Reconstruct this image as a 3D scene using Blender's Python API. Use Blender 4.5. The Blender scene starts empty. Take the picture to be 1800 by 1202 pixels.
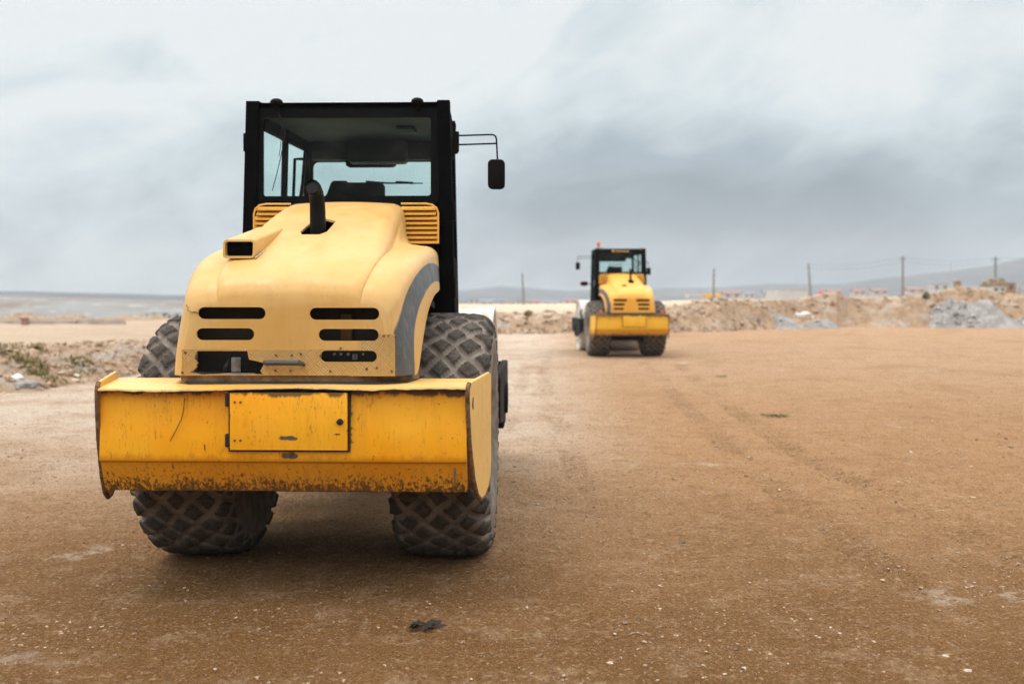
import bpy, bmesh, math, random
import numpy as np
from mathutils import Vector, noise as mn
R = math.radians
random.seed(4); rng = np.random.default_rng(4)
S = bpy.context.scene; C = S.collection
# ------------------------------------------------------------------ camera
H = 1.70; F = 1750.0; HY = 522.0      # eye height, focal length in photo pixels, horizon row
cam = bpy.data.cameras.new('camera'); co = bpy.data.objects.new('camera', cam); C.objects.link(co)
co.location = (0, 0, H); co.rotation_euler = (R(90), 0, 0)
cam.lens = 36*F/1800; cam.sensor_width = 36; cam.shift_y = -(601-HY)/1800
cam.clip_start = .05; cam.clip_end = 9000
cam.dof.use_dof = True; cam.dof.focus_distance = 5.9; cam.dof.aperture_fstop = 1.6
S.camera = co
# ------------------------------------------------------------------ world
W = bpy.data.worlds.new('World'); S.world = W; W.use_nodes = True
SUN_EL, SUN_AZ = R(62), R(-60)
def world():
    nt = W.node_tree; N = nt.nodes; L = nt.links; N.clear()
    def n(t, **k):
        o = N.new(t)
        for a, b in k.items(): setattr(o, a, b)
        return o
    def m(op, a, b=None, c=None):
        o = n('ShaderNodeMath', operation=op)
        for i, v in enumerate((a, b, c)):
            if v is None: continue
            if isinstance(v, (int, float)): o.inputs[i].default_value = v
            else: L.new(v, o.inputs[i])
        return o.outputs[0]
    def mix(f, a, b):
        o = n('ShaderNodeMix', data_type='RGBA')
        for i, v in ((0, f), (6, a), (7, b)):
            if isinstance(v, (int, float)): o.inputs[i].default_value = v
            elif isinstance(v, tuple): o.inputs[i].default_value = v+(1,)
            else: L.new(v, o.inputs[i])
        return o.outputs[2]
    out = n('ShaderNodeOutputWorld'); bg = n('ShaderNodeBackground'); L.new(bg.outputs[0], out.inputs[0])
    sky = n('ShaderNodeTexSky', sky_type='NISHITA', sun_disc=False, sun_elevation=SUN_EL, sun_rotation=SUN_AZ)
    tc = n('ShaderNodeTexCoord'); sp = n('ShaderNodeSeparateXYZ'); L.new(tc.outputs['Generated'], sp.inputs[0])
    X, Y, Z = sp.outputs
    az = m('ARCTAN2', X, Y); el = m('ARCSINE', Z)
    # cloud noise on a stretched direction
    cb = n('ShaderNodeCombineXYZ'); L.new(m('ADD', m('MULTIPLY', az, 2.3), m('MULTIPLY', el, -1.5)), cb.inputs[0]); L.new(m('MULTIPLY', el, 3.6), cb.inputs[1])
    ns = n('ShaderNodeTexNoise'); ns.inputs['Scale'].default_value = 2.1; ns.inputs['Detail'].default_value = 5; ns.inputs['Roughness'].default_value = .48
    ns.inputs['Distortion'].default_value = .9
    L.new(cb.outputs[0], ns.inputs['Vector'])
    nv = m('SUBTRACT', ns.outputs[0], .5)
    ns2 = n('ShaderNodeTexNoise'); ns2.inputs['Scale'].default_value = 5.5; ns2.inputs['Distortion'].default_value = .6; ns2.inputs['Detail'].default_value = 4
    L.new(cb.outputs[0], ns2.inputs['Vector'])
    nv2 = m('SUBTRACT', ns2.outputs[0], .5)
    def gauss(a0, e0, sa, se):
        da = m('DIVIDE', m('SUBTRACT', az, R(a0)), R(sa)); de = m('DIVIDE', m('SUBTRACT', el, R(e0)), R(se))
        q = m('ADD', m('MULTIPLY', da, da), m('MULTIPLY', de, de))
        return m('EXPONENT', m('MULTIPLY', q, -1))
    # darkness: heavy cloud bank low on the right, thin veil high on the left
    d = m('ADD', .20, m('MULTIPLY', gauss(13, 4.4, 19, 4.4), .86))
    d = m('ADD', d, m('MULTIPLY', gauss(2, 4, 9, 4), .14))
    d = m('ADD', d, m('MULTIPLY', gauss(-24, 4.5, 12, 5.5), .06))
    d = m('SUBTRACT', d, m('MULTIPLY', gauss(-22, 17, 22, 7), .34))
    d = m('SUBTRACT', d, m('MULTIPLY', gauss(22, 13, 6, 3.5), .16))
    d = m('ADD', d, m('MULTIPLY', gauss(28, 9, 7, 3), .12))
    d = m('SUBTRACT', d, m('MULTIPLY', gauss(0, 24, 80, 9), .16))
    d = m('ADD', d, m('MULTIPLY', nv, 1.2)); d = m('ADD', d, m('MULTIPLY', nv2, .50))
    cr = n('ShaderNodeValToRGB'); L.new(d, cr.inputs[0]); e = cr.color_ramp
    e.elements[0].position = 0; e.elements[0].color = (1.04, 1.09, 1.08, 1)
    e.elements[1].position = 1; e.elements[1].color = (.235, .30, .345, 1)
    for p, c in ((.28, (.80, .905, .935)), (.60, (.44, .53, .585))):
        x = e.elements.new(p); x.color = c+(1,)
    # unseen sky above the view, brightened to add light on hood and bumper
    up = n('ShaderNodeMapRange'); L.new(el, up.inputs[0]); up.inputs[1].default_value = R(17.5); up.inputs[2].default_value = R(30)
    cloud = mix(up.outputs[0], cr.outputs[0], (3.0, 2.93, 2.84))
    # darkness added to the unseen low sky behind the camera, deepening shade under machines
    bk = n('ShaderNodeMapRange'); L.new(m('ABSOLUTE', az), bk.inputs[0]); bk.inputs[1].default_value = R(50); bk.inputs[2].default_value = R(95)
    lo = n('ShaderNodeMapRange'); L.new(el, lo.inputs[0]); lo.inputs[1].default_value = R(7); lo.inputs[2].default_value = R(18); lo.inputs[3].default_value = 1; lo.inputs[4].default_value = 0
    cloud = mix(m('MULTIPLY', bk.outputs[0], lo.outputs[0]), cloud, (.055, .062, .067))
    sc = n('ShaderNodeVectorMath', operation='SCALE'); L.new(sky.outputs[0], sc.inputs[0]); sc.inputs[3].default_value = .10
    L.new(mix(.90, sc.outputs[0], cloud), bg.inputs[0]); bg.inputs[1].default_value = 1.0
world()
sun = bpy.data.lights.new('sun', 'SUN'); so = bpy.data.objects.new('sun', sun); C.objects.link(so)
sun.energy = 1.5; sun.angle = R(22); sun.color = (1, .95, .87)
dv = Vector((math.sin(SUN_AZ)*math.cos(SUN_EL)*-1, -.15, math.sin(SUN_EL)))
so.rotation_euler = Vector((-.30, -.16, .94)).to_track_quat('Z', 'Y').to_euler()
S.view_settings.view_transform = 'Standard'; S.view_settings.look = 'None'; S.view_settings.exposure = -0.2
S.cycles.use_denoising = True; S.cycles.denoising_prefilter = 'FAST'
S.cycles.max_bounces = 8; S.cycles.transparent_max_bounces = 16
# ------------------------------------------------------------------ node helper
class NT:
    def __init__(s, name):
        s.m = bpy.data.materials.new(name); s.m.use_nodes = True; s.t = s.m.node_tree; s.t.nodes.clear()
        s.out = s.n('ShaderNodeOutputMaterial'); s.p = s.n('ShaderNodeBsdfPrincipled'); s.l(s.p.outputs[0], s.out.inputs[0])
        s.tc = s.n('ShaderNodeTexCoord'); s.obj = s.tc.outputs['Object']
    def n(s, t, **k):
        o = s.t.nodes.new(t)
        for a, b in k.items(): setattr(o, a, b)
        return o
    def l(s, a, b): s.t.links.new(a, b)
    def put(s, sock, v):
        if isinstance(v, (int, float)): sock.default_value = v
        elif isinstance(v, tuple): sock.default_value = v+(1,) if len(v) == 3 and sock.type == 'RGBA' else v
        else: s.l(v, sock)
    def math(s, op, a, b=None, c=None, clamp=False):
        o = s.n('ShaderNodeMath', operation=op); o.use_clamp = clamp
        for i, v in enumerate((a, b, c)):
            if v is not None: s.put(o.inputs[i], v)
        return o.outputs[0]
    def mix(s, f, a, b, mode='MIX'):
        o = s.n('ShaderNodeMix', data_type='RGBA', blend_type=mode)
        s.put(o.inputs[0], f); s.put(o.inputs[6], a); s.put(o.inputs[7], b); return o.outputs[2]
    def noise(s, scale, detail=4, rough=.55, vec=None, dist=0, st=None):
        o = s.n('ShaderNodeTexNoise'); o.inputs['Scale'].default_value = scale; o.inputs['Detail'].default_value = detail
        o.inputs['Roughness'].default_value = rough; o.inputs['Distortion'].default_value = dist
        v = vec or s.obj
        if st:
            mp = s.n('ShaderNodeMapping'); mp.inputs['Scale'].default_value = st[:3]
            if len(st) > 3: mp.inputs['Rotation'].default_value = st[3]
            s.l(v, mp.inputs[0]); v = mp.outputs[0]
        s.l(v, o.inputs['Vector']); return o.outputs[0]
    def voro(s, scale, feature='F1', vec=None, rand=1):
        o = s.n('ShaderNodeTexVoronoi', feature=feature); o.inputs['Scale'].default_value = scale; o.inputs['Randomness'].default_value = rand
        s.l(vec or s.obj, o.inputs['Vector']); return o
    def ramp(s, f, *st):
        o = s.n('ShaderNodeValToRGB'); e = o.color_ramp; s.l(f, o.inputs[0])
        while len(e.elements) < len(st): e.elements.new(.5)
        for x, (p, c) in zip(e.elements, st):
            x.position = p; x.color = (c, c, c, 1) if isinstance(c, (int, float)) else c+(1,)
        return o.outputs[0]
    def rng(s, f, a, b, c=0, d=1, smooth=False):
        o = s.n('ShaderNodeMapRange'); o.clamp = True
        if smooth: o.interpolation_type = 'SMOOTHSTEP'
        s.put(o.inputs[0], f)
        for i, v in enumerate((a, b, c, d)): o.inputs[i+1].default_value = v
        return o.outputs[0]
    def sep(s, v=None):
        o = s.n('ShaderNodeSeparateXYZ'); s.l(v or s.obj, o.inputs[0]); return o.outputs
    def attr(s, nm):
        o = s.n('ShaderNodeAttribute', attribute_name=nm); return o.outputs['Fac']
    def bump(s, h, strength=.5, dist=.01, nrm=None):
        o = s.n('ShaderNodeBump'); o.inputs['Strength'].default_value = strength; o.inputs['Distance'].default_value = dist
        s.l(h, o.inputs['Height'])
        if nrm: s.l(nrm, o.inputs['Normal'])
        return o.outputs[0]
    def done(s, col=None, rough=None, metal=None, nrm=None, spec=None, coat=None):
        p = s.p.inputs
        for k, v in (('Base Color', col), ('Roughness', rough), ('Metallic', metal), ('Normal', nrm), ('Specular IOR Level', spec), ('Coat Weight', coat)):
            if v is not None: s.put(p[k], v)
        return s.m
# ------------------------------------------------------------------ materials
M = {}
def plain(name, c, rough=.5, metal=0, spec=.5, var=.25, sc=9, bumpy=.15):
    t = NT(name); n1 = t.noise(sc, 5, .6)
    f = t.rng(n1, .3, .7, 1-var, 1+var)
    o = t.n('ShaderNodeVectorMath', operation='SCALE'); o.inputs[0].default_value = c; t.l(f, o.inputs[3])
    n2 = t.noise(sc*14, 3)
    M[name] = t.done(o.outputs[0], t.rng(n1, .3, .7, max(.05, rough-.1), min(1, rough+.12)), metal, t.bump(n2, bumpy, .003), spec)
def paint(name, base, faded, rust=.5, dirtz=None, edge=True, scr=.5, rough=.42):
    t = NT(name); x, y, z = t.sep()
    big = t.noise(1.7, 4, .5); mid = t.noise(6, 5, .6); streak = t.noise(5, 4, .6, st=(3, 3, .5))
    c = t.mix(t.rng(big, .35, .62), base, faded)
    c = t.mix(t.rng(streak, .5, .8, 0, .28), c, tuple(v*.66 for v in base))
    # fine scratches: thin ridges of rotated stretched noise
    masks = []
    for i, (rot, sx) in enumerate(((.5, 1.0), (-.9, 1.0), (1.4, 1.0))):
        nn = t.noise(5.5, 2, .5, st=(sx*9, 9, .55, (0, rot, .3*i)))
        gate = t.rng(t.noise(2.7+i, 3, .5), .56, .64)
        line = t.rng(t.math('ABSOLUTE', t.math('SUBTRACT', nn, .53)), 0, .011, 1, 0)
        masks.append(t.math('MULTIPLY', line, gate))
    s = t.math('MAXIMUM', t.math('MAXIMUM', masks[0], masks[1]), masks[2])
    c = t.mix(t.math('MULTIPLY', s, scr), c, (.13, .055, .012))
    chips = t.rng(t.noise(34, 3, .55), .735, .75); chipg = t.rng(t.noise(3.1, 2), .5, .62)
    c = t.mix(t.math('MULTIPLY', t.math('MULTIPLY', chips, chipg), rust), c, (.07, .045, .03))
    lchip = t.rng(t.noise(41, 3, .6, dist=.4), .74, .76)
    c = t.mix(t.math('MULTIPLY', t.math('MULTIPLY', lchip, t.rng(t.noise(4.3, 2), .5, .6)), rust*.9), c, (.62, .58, .5))
    rg = t.rng(mid, .3, .7, rough-.1, rough+.16)
    if dirtz:
        z0, z1 = dirtz   # grime caked on from z0 upward, ragged end at z1
        fn = t.noise(14, 6, .75, st=(1, 1, .35)); hi = t.noise(62, 6, .8, st=(1, 1, .5), dist=.5)
        zz = t.math('ADD', z, t.math('MULTIPLY', t.math('SUBTRACT', fn, .5), -.10))
        g = t.rng(zz, z0, z1, 1, 0)
        c = t.mix(t.math('MULTIPLY', t.rng(zz, z1-.02, z1+.012, .62, 0), 1), c, (.52, .175, .006))
        sp = t.rng(t.math('SUBTRACT', hi, t.math('MULTIPLY', t.math('POWER', g, 1.7), .24)), .33, .39, 1, 0)
        c = t.mix(t.math('MULTIPLY', sp, .9), c, (.030, .016, .007))
        cx = t.rng(t.math('ABSOLUTE', t.math('SUBTRACT', x, .05)), .15, .7, 1, 0)
        c = t.mix(t.math('MULTIPLY', t.math('MULTIPLY', cx, g), t.rng(fn, .35, .7, .1, .75)), c, (.17, .06, .015))
        ed = t.math('MINIMUM', t.math('ABSOLUTE', t.math('ADD', x, .292)), t.math('ABSOLUTE', t.math('SUBTRACT', x, .372)))
        gm = t.rng(t.math('ADD', ed, t.math('MULTIPLY', t.math('SUBTRACT', t.noise(13, 5, .7), .42), .14)), .0, .012, 1, 0)
        gm = t.math('MULTIPLY', gm, t.rng(z, .84, .9))
        tl = t.rng(t.math('ADD', z, t.math('MULTIPLY', t.math('SUBTRACT', t.noise(7, 6, .7, st=(1, 1, .4)), .5), .13)), 1.165, 1.18)
        c = t.mix(t.math('MULTIPLY', t.math('MAXIMUM', gm, tl), .88), c, (.05, .028, .010))
        rg = t.math('ADD', rg, t.math('MULTIPLY', g, .3), clamp=True)
    b = t.bump(t.noise(90, 3), .12, .002, t.bump(mid, .10, .02))
    M[name] = t.done(c, rg, 0, b, .45)
    return t
paint('hood_paint', (.70, .425, .115), (.74, .50, .20), .35, scr=.35)
paint('bumper_paint', (.92, .365, .004), (.96, .46, .02), .95, dirtz=(.615, .835), scr=.8, rough=.36)
paint('plate_paint', (.72, .40, .075), (.74, .47, .15), .9, scr=.8)
paint('yellow_paint', (.78, .40, .055), (.80, .46, .10), .6)
paint('far_bumper_paint', (.78, .40, .015), (.80, .45, .03), .9, dirtz=(.615, .79))
paint('far_hood_paint', (.80, .47, .10), (.82, .54, .17), .3)
# hood with the dark stripe that follows the wheel arch
def hood_mat(name, base, faded, sg):
    t = paint(name, base, faded, .4, scr=.3)
    x, y, z = t.sep()
    # rounded band: polar distance around the arch centre, superelliptic
    yy = t.math('DIVIDE', t.math('MAXIMUM', t.math('SUBTRACT', -.16, y), 0), .80)
    zz = t.math('DIVIDE', t.math('MAXIMUM', t.math('SUBTRACT', z, 1.27), 0), .51)
    pr = t.math('POWER', t.math('ADD', t.math('POWER', yy, 2.4), t.math('POWER', zz, 2.4)), 1/2.4)
    band = t.math('MULTIPLY', t.rng(pr, 1.035, 1.05), t.rng(pr, 1.265, 1.28, 1, 0))
    side = t.rng(t.math('MULTIPLY', x, sg), .585, .59)
    band = t.math('MULTIPLY', band, side)
    old = t.p.inputs['Base Color'].links[0].from_socket
    scf = t.rng(t.noise(40, 4, .7, st=(1, 1, .3)), .52, .72)
    dark = t.mix(t.math('MULTIPLY', scf, .5), (.075, .082, .085), (.24, .23, .21))
    t.l(t.mix(band, old, dark), t.p.inputs['Base Color'])
    return t
hood_mat('hood_main', (.60, .34, .088), (.635, .405, .150), 1); hood_mat('far_hood_main', (.76, .36, .035), (.78, .42, .08), -1)
def tread_plate():
    t = NT('tread_plate_paint'); x, y, z = t.sep()
    k = .036
    u = t.math('DIVIDE', t.math('ADD', x, z), k*1.414); v = t.math('DIVIDE', t.math('SUBTRACT', x, z), k*1.414)
    par = t.math('MODULO', t.math('ABSOLUTE', t.math('ADD', t.math('FLOOR', t.math('ADD', u, 100)), t.math('FLOOR', t.math('ADD', v, 100)))), 2)
    fu = t.math('FRACT', t.math('ADD', u, 100)); fv = t.math('FRACT', t.math('ADD', v, 100))
    w = lambda f: t.rng(t.math('ABSOLUTE', t.math('SUBTRACT', t.math('FRACT', t.math('MULTIPLY', f, 3)), .5)), .14, .30, 1, 0)
    en = lambda f: t.rng(t.math('ABSOLUTE', t.math('SUBTRACT', f, .5)), .38, .46, 1, 0)
    a = t.math('MULTIPLY', w(fu), en(fv)); b = t.math('MULTIPLY', w(fv), en(fu))
    h = t.math('ADD', t.math('MULTIPLY', a, par), t.math('MULTIPLY', b, t.math('SUBTRACT', 1, par)))
    base = t.mix(t.rng(t.noise(4), .3, .7), (.62, .37, .105), (.66, .43, .16))
    c = t.mix(t.math('MULTIPLY', t.math('SUBTRACT', 1, h), .45), base, (.30, .165, .045))
    c = t.mix(t.math('MULTIPLY', h, t.rng(t.noise(9, 4, .7), .5, .7, 0, .6)), c, (.80, .66, .42))
    c = t.mix(t.rng(t.noise(15, 5, .7), .62, .72, 0, .7), c, (.25, .15, .06))
    M['tread'] = t.done(c, .42, 0, t.bump(h, 1, .006), .5)
tread_plate()
plain('black_paint', (.0035, .0035, .004), .7, spec=.012, var=.4)
plain('black_panel', (.0045, .0045, .005), .5, spec=.07, var=.3)
plain('black_plastic', (.0045, .0045, .0045), .6, spec=.07)
plain('exhaust_steel', (.005, .005, .0048), .55, 0, spec=.15, var=.5)
plain('dark_metal', (.035, .033, .03), .5, .6, var=.5)
plain('grey_metal', (.32, .33, .33), .38, .8, var=.35, sc=16)
plain('bolt_metal', (.16, .11, .07), .5, .5, var=.5, sc=40)
plain('mud', (.20, .135, .085), .95, var=.5, sc=18, bumpy=.8)
plain('chassis', (.009, .008, .007), .8, spec=.2, var=.5)
plain('cab_liner', (.010, .032, .026), .8, var=.12, sc=3)
plain('seat_fabric', (.006, .006, .007), .85, spec=.15)
plain('rubber_seal', (.01, .01, .011), .7, spec=.2)
plain('orange_lens', (.75, .10, .01), .25, var=.1)
plain('handle_grey', (.05, .05, .055), .4)
plain('wire', (.01, .01, .01), .6)
plain('plastic_white', (.78, .80, .80), .6, var=.1)
plain('pale_stone', (.46, .37, .28), .9, var=.3, sc=60)
plain('concrete', (.42, .38, .34), .9, var=.3, sc=2)
plain('pole_wood', (.20, .195, .195), .9, var=.3)
plain('brown_wall', (.28, .19, .12), .9, var=.3, sc=1)
plain('white_wall', (.46, .46, .45), .8, var=.12, sc=1)
plain('pale_wall', (.55, .50, .44), .8, var=.15, sc=1)
plain('red_roof', (.30, .17, .15), .8, var=.3, sc=1)
plain('blue_roof', (.20, .23, .28), .7, var=.2, sc=1)
plain('yellow_box', (.78, .45, .06), .6, var=.1, sc=1)
plain('red_plastic', (.75, .05, .02), .5, var=.1)
plain('window_dark', (.05, .06, .07), .3, var=.1)
plain('letter_amber', (.55, .33, .12), .5, var=.1)
def glass():
    t = NT('cab_glass'); t.t.nodes.remove(t.p)
    tr = t.n('ShaderNodeBsdfTransparent'); tr.inputs[0].default_value = (.93, .985, .975, 1)
    gl = t.n('ShaderNodeBsdfGlossy'); gl.inputs['Roughness'].default_value = .04
    dd = t.n('ShaderNodeBsdfDiffuse'); dd.inputs[0].default_value = (.45, .42, .38, 1)
    m1 = t.n('ShaderNodeMixShader'); m1.inputs[0].default_value = .015; t.l(tr.outputs[0], m1.inputs[1]); t.l(gl.outputs[0], m1.inputs[2])
    m2 = t.n('ShaderNodeMixShader'); t.l(t.rng(t.noise(4, 6, .7), .45, .8, .002, .03), m2.inputs[0]); t.l(m1.outputs[0], m2.inputs[1]); t.l(dd.outputs[0], m2.inputs[2])
    t.l(m2.outputs[0], t.out.inputs[0]); M['glass'] = t.m
glass()
def tyre_mat():
    t = NT('tyre_rubber'); lug = t.attr('lug'); n1 = t.noise(9, 5, .6); n2 = t.noise(60, 4, .7)
    top = t.mix(t.rng(n2, .3, .7), (.021, .018, .0155), (.092, .079, .069))
    top = t.mix(t.rng(n1, .5, .75, 0, .5), top, (.16, .14, .12))
    low = t.mix(t.rng(n1, .3, .7), (.11, .09, .073), (.27, .235, .20))
    c = t.mix(t.rng(lug, .25, .75), low, top)
    M['tyre'] = t.done(c, .9, 0, t.bump(n2, .5, .004), .25)
tyre_mat()
def drum_mat():
    t = NT('drum_steel'); n1 = t.noise(5, 5, .65, dist=.6); n2 = t.noise(14, 4, .6)
    c = t.mix(t.rng(n2, .3, .7), (.56, .54, .50), (.66, .65, .62))
    c = t.mix(t.rng(n1, .58, .64), c, (.42, .31, .17)); c = t.mix(t.rng(t.noise(30, 3), .66, .7), c, (.2, .17, .13))
    M['drum'] = t.done(c, .75, 0, t.bump(n2, .3, .01))
drum_mat()
def slats_glass_dark():
    t = NT('radiator_mesh'); x, y, z = t.sep()
    g = t.math('MULTIPLY', t.rng(t.math('ABSOLUTE', t.math('SUBTRACT', t.math('FRACT', t.math('MULTIPLY', t.math('ADD', x, 5), 90)), .5)), .2, .35),
               t.rng(t.math('ABSOLUTE', t.math('SUBTRACT', t.math('FRACT', t.math('MULTIPLY', z, 90)), .5)), .2, .35))
    M['radiator'] = t.done(t.mix(g, (.03, .028, .025), (.006, .006, .006)), .7, .2)
slats_glass_dark()
def soil(name, bank=0):
    t = NT(name); geo = t.n('ShaderNodeNewGeometry'); P = geo.outputs['Position']; x, y, z = t.sep(P)
    big = t.noise(.12, 4, .55, P); mid = t.noise(.9, 5, .6, P); sm = t.noise(7, 6, .7, P); fine = t.noise(55, 5, .8, P); grit = t.noise(190, 3, .7, P)
    if not bank:
        # vignette painted as darker near soil, haze as paler far soil; dust at left
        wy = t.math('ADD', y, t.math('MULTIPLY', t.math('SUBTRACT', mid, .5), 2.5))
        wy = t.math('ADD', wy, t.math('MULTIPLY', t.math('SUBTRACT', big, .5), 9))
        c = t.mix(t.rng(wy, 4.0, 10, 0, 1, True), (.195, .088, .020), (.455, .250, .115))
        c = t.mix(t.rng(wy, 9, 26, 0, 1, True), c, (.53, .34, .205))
        xl = t.math('SUBTRACT', x, t.math('MULTIPLY', y, .05))
        dust = t.math('MULTIPLY', t.rng(xl, -1.2, 1.4, 1, 0, True), t.rng(wy, 6.0, 14, 0, 1, True))
        c = t.mix(t.math('MULTIPLY', dust, .9), c, (.74, .635, .52))
        c = t.mix(t.rng(mid, .50, .68, 0, .45), c, (.32, .165, .066))
        c = t.mix(t.rng(t.noise(.33, 5, .65, P, .5), .52, .66, 0, .45), c, (.35, .18, .075))
        clod = t.noise(3.1, 7, .78, P); c = t.mix(t.rng(clod, .52, .64, 0, .26), c, (.66, .48, .33)); c = t.mix(t.rng(clod, .36, .46, .5, 0), c, (.22, .11, .040))
        c = t.mix(t.rng(sm, .56, .72, 0, .36), c, (.68, .50, .34)); c = t.mix(t.rng(sm, .32, .44, .6, 0), c, (.17, .085, .030))
        c = t.mix(t.attr('trk'), c, (.17, .090, .040))
        sk = t.noise(24, 3, .65, P); c = t.mix(t.rng(sk, .33, .42, .75, 0), c, (.115, .057, .020)); c = t.mix(t.rng(sk, .60, .67, 0, .42), c, (.74, .55, .38))
        sk2 = t.noise(11, 5, .75, P); c = t.mix(t.rng(sk2, .34, .41, .6, 0), c, (.15, .075, .027))
        v1 = t.voro(42, 'F1', P); chip = t.rng(v1.outputs['Distance'], .12, .20, 1, 0)
        peb = t.math('MULTIPLY', chip, t.rng(t.sep(v1.outputs['Color'])[0], .80, .82))
        v2 = t.voro(16, 'F1', P); chip2 = t.math('MULTIPLY', t.rng(v2.outputs['Distance'], .07, .12, 1, 0), t.rng(t.sep(v2.outputs['Color'])[1], .86, .87))
        c = t.mix(t.rng(fine, .34, .50, .75, 0), c, (.085, .043, .016))
        c = t.mix(t.rng(fine, .54, .70, 0, .6), c, (.66, .46, .29))
        c = t.mix(t.rng(grit, .54, .70, 0, .5), c, (.74, .54, .36))
        c = t.mix(t.math('MULTIPLY', peb, .8), c, (.58, .45, .33)); c = t.mix(t.math('MULTIPLY', chip2, .8), c, (.64, .56, .47))
        white = t.math('MULTIPLY', t.rng(t.noise(.55, 3, .5, P), .63, .70), t.rng(clod, .50, .58)); c = t.mix(t.math('MULTIPLY', white, .5), c, (.66, .58, .49))
        h = t.math('ADD', t.math('MULTIPLY', fine, .6), t.math('ADD', t.math('MULTIPLY', sm, 1.6), t.math('ADD', t.math('MULTIPLY', peb, .35), t.math('ADD', t.math('MULTIPLY', clod, 1.6), t.math('MULTIPLY', sk, 1.5)))))
        M[name] = t.done(c, .96, 0, t.bump(h, 1, .045), .10)
    else:
        lum = t.noise(1.1, 6, .7, P)
        a, b, g = ((.48, .345, .235), (.30, .19, .115), (.46, .41, .36)) if bank == 1 else ((.40, .385, .37), (.24, .225, .215), (.52, .50, .485))
        c = t.mix(t.rng(lum, .35, .68), a, b); c = t.mix(t.rng(mid, .52, .66, 0, .8), c, g)
        c = t.mix(t.rng(t.noise(4.2, 5, .8, P), .55, .64, 0, .8), c, (.66, .50, .36) if bank == 1 else (.52, .51, .50))
        c = t.mix(t.rng(t.noise(2.3, 5, .8, P), .34, .40, .75, 0), c, (.19, .115, .06) if bank == 1 else (.19, .17, .16))
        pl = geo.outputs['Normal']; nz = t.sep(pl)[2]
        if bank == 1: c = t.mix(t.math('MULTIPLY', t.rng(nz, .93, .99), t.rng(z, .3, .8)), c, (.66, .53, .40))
        M[name] = t.done(c, .97, 0, t.bump(t.noise(2.5, 7, .8, P), .9, .25), .1)
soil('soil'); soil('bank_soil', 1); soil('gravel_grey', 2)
def far_mat(name, a, b, c3, sc=.01, st=(1, 1, 1)):
    t = NT(name); geo = t.n('ShaderNodeNewGeometry'); P = geo.outputs['Position']
    n1 = t.noise(sc, 5, .6, P, st=st); n2 = t.noise(sc*4, 5, .6, P, st=st)
    c = t.mix(t.rng(n1, .38, .62), a, b); c = t.mix(t.rng(n2, .55, .66), c, c3)
    M[name] = t.done(c, .95, 0, None, .1)
far_mat('quarry', (.235, .24, .24), (.19, .155, .125), (.33, .34, .34), .045, (1, 1, 4))
far_mat('hill', (.075, .085, .095), (.11, .115, .12), (.18, .17, .16), .004)
far_mat('weeds', (.13, .12, .04), (.21, .17, .08), (.34, .24, .14), 1.5)
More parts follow.
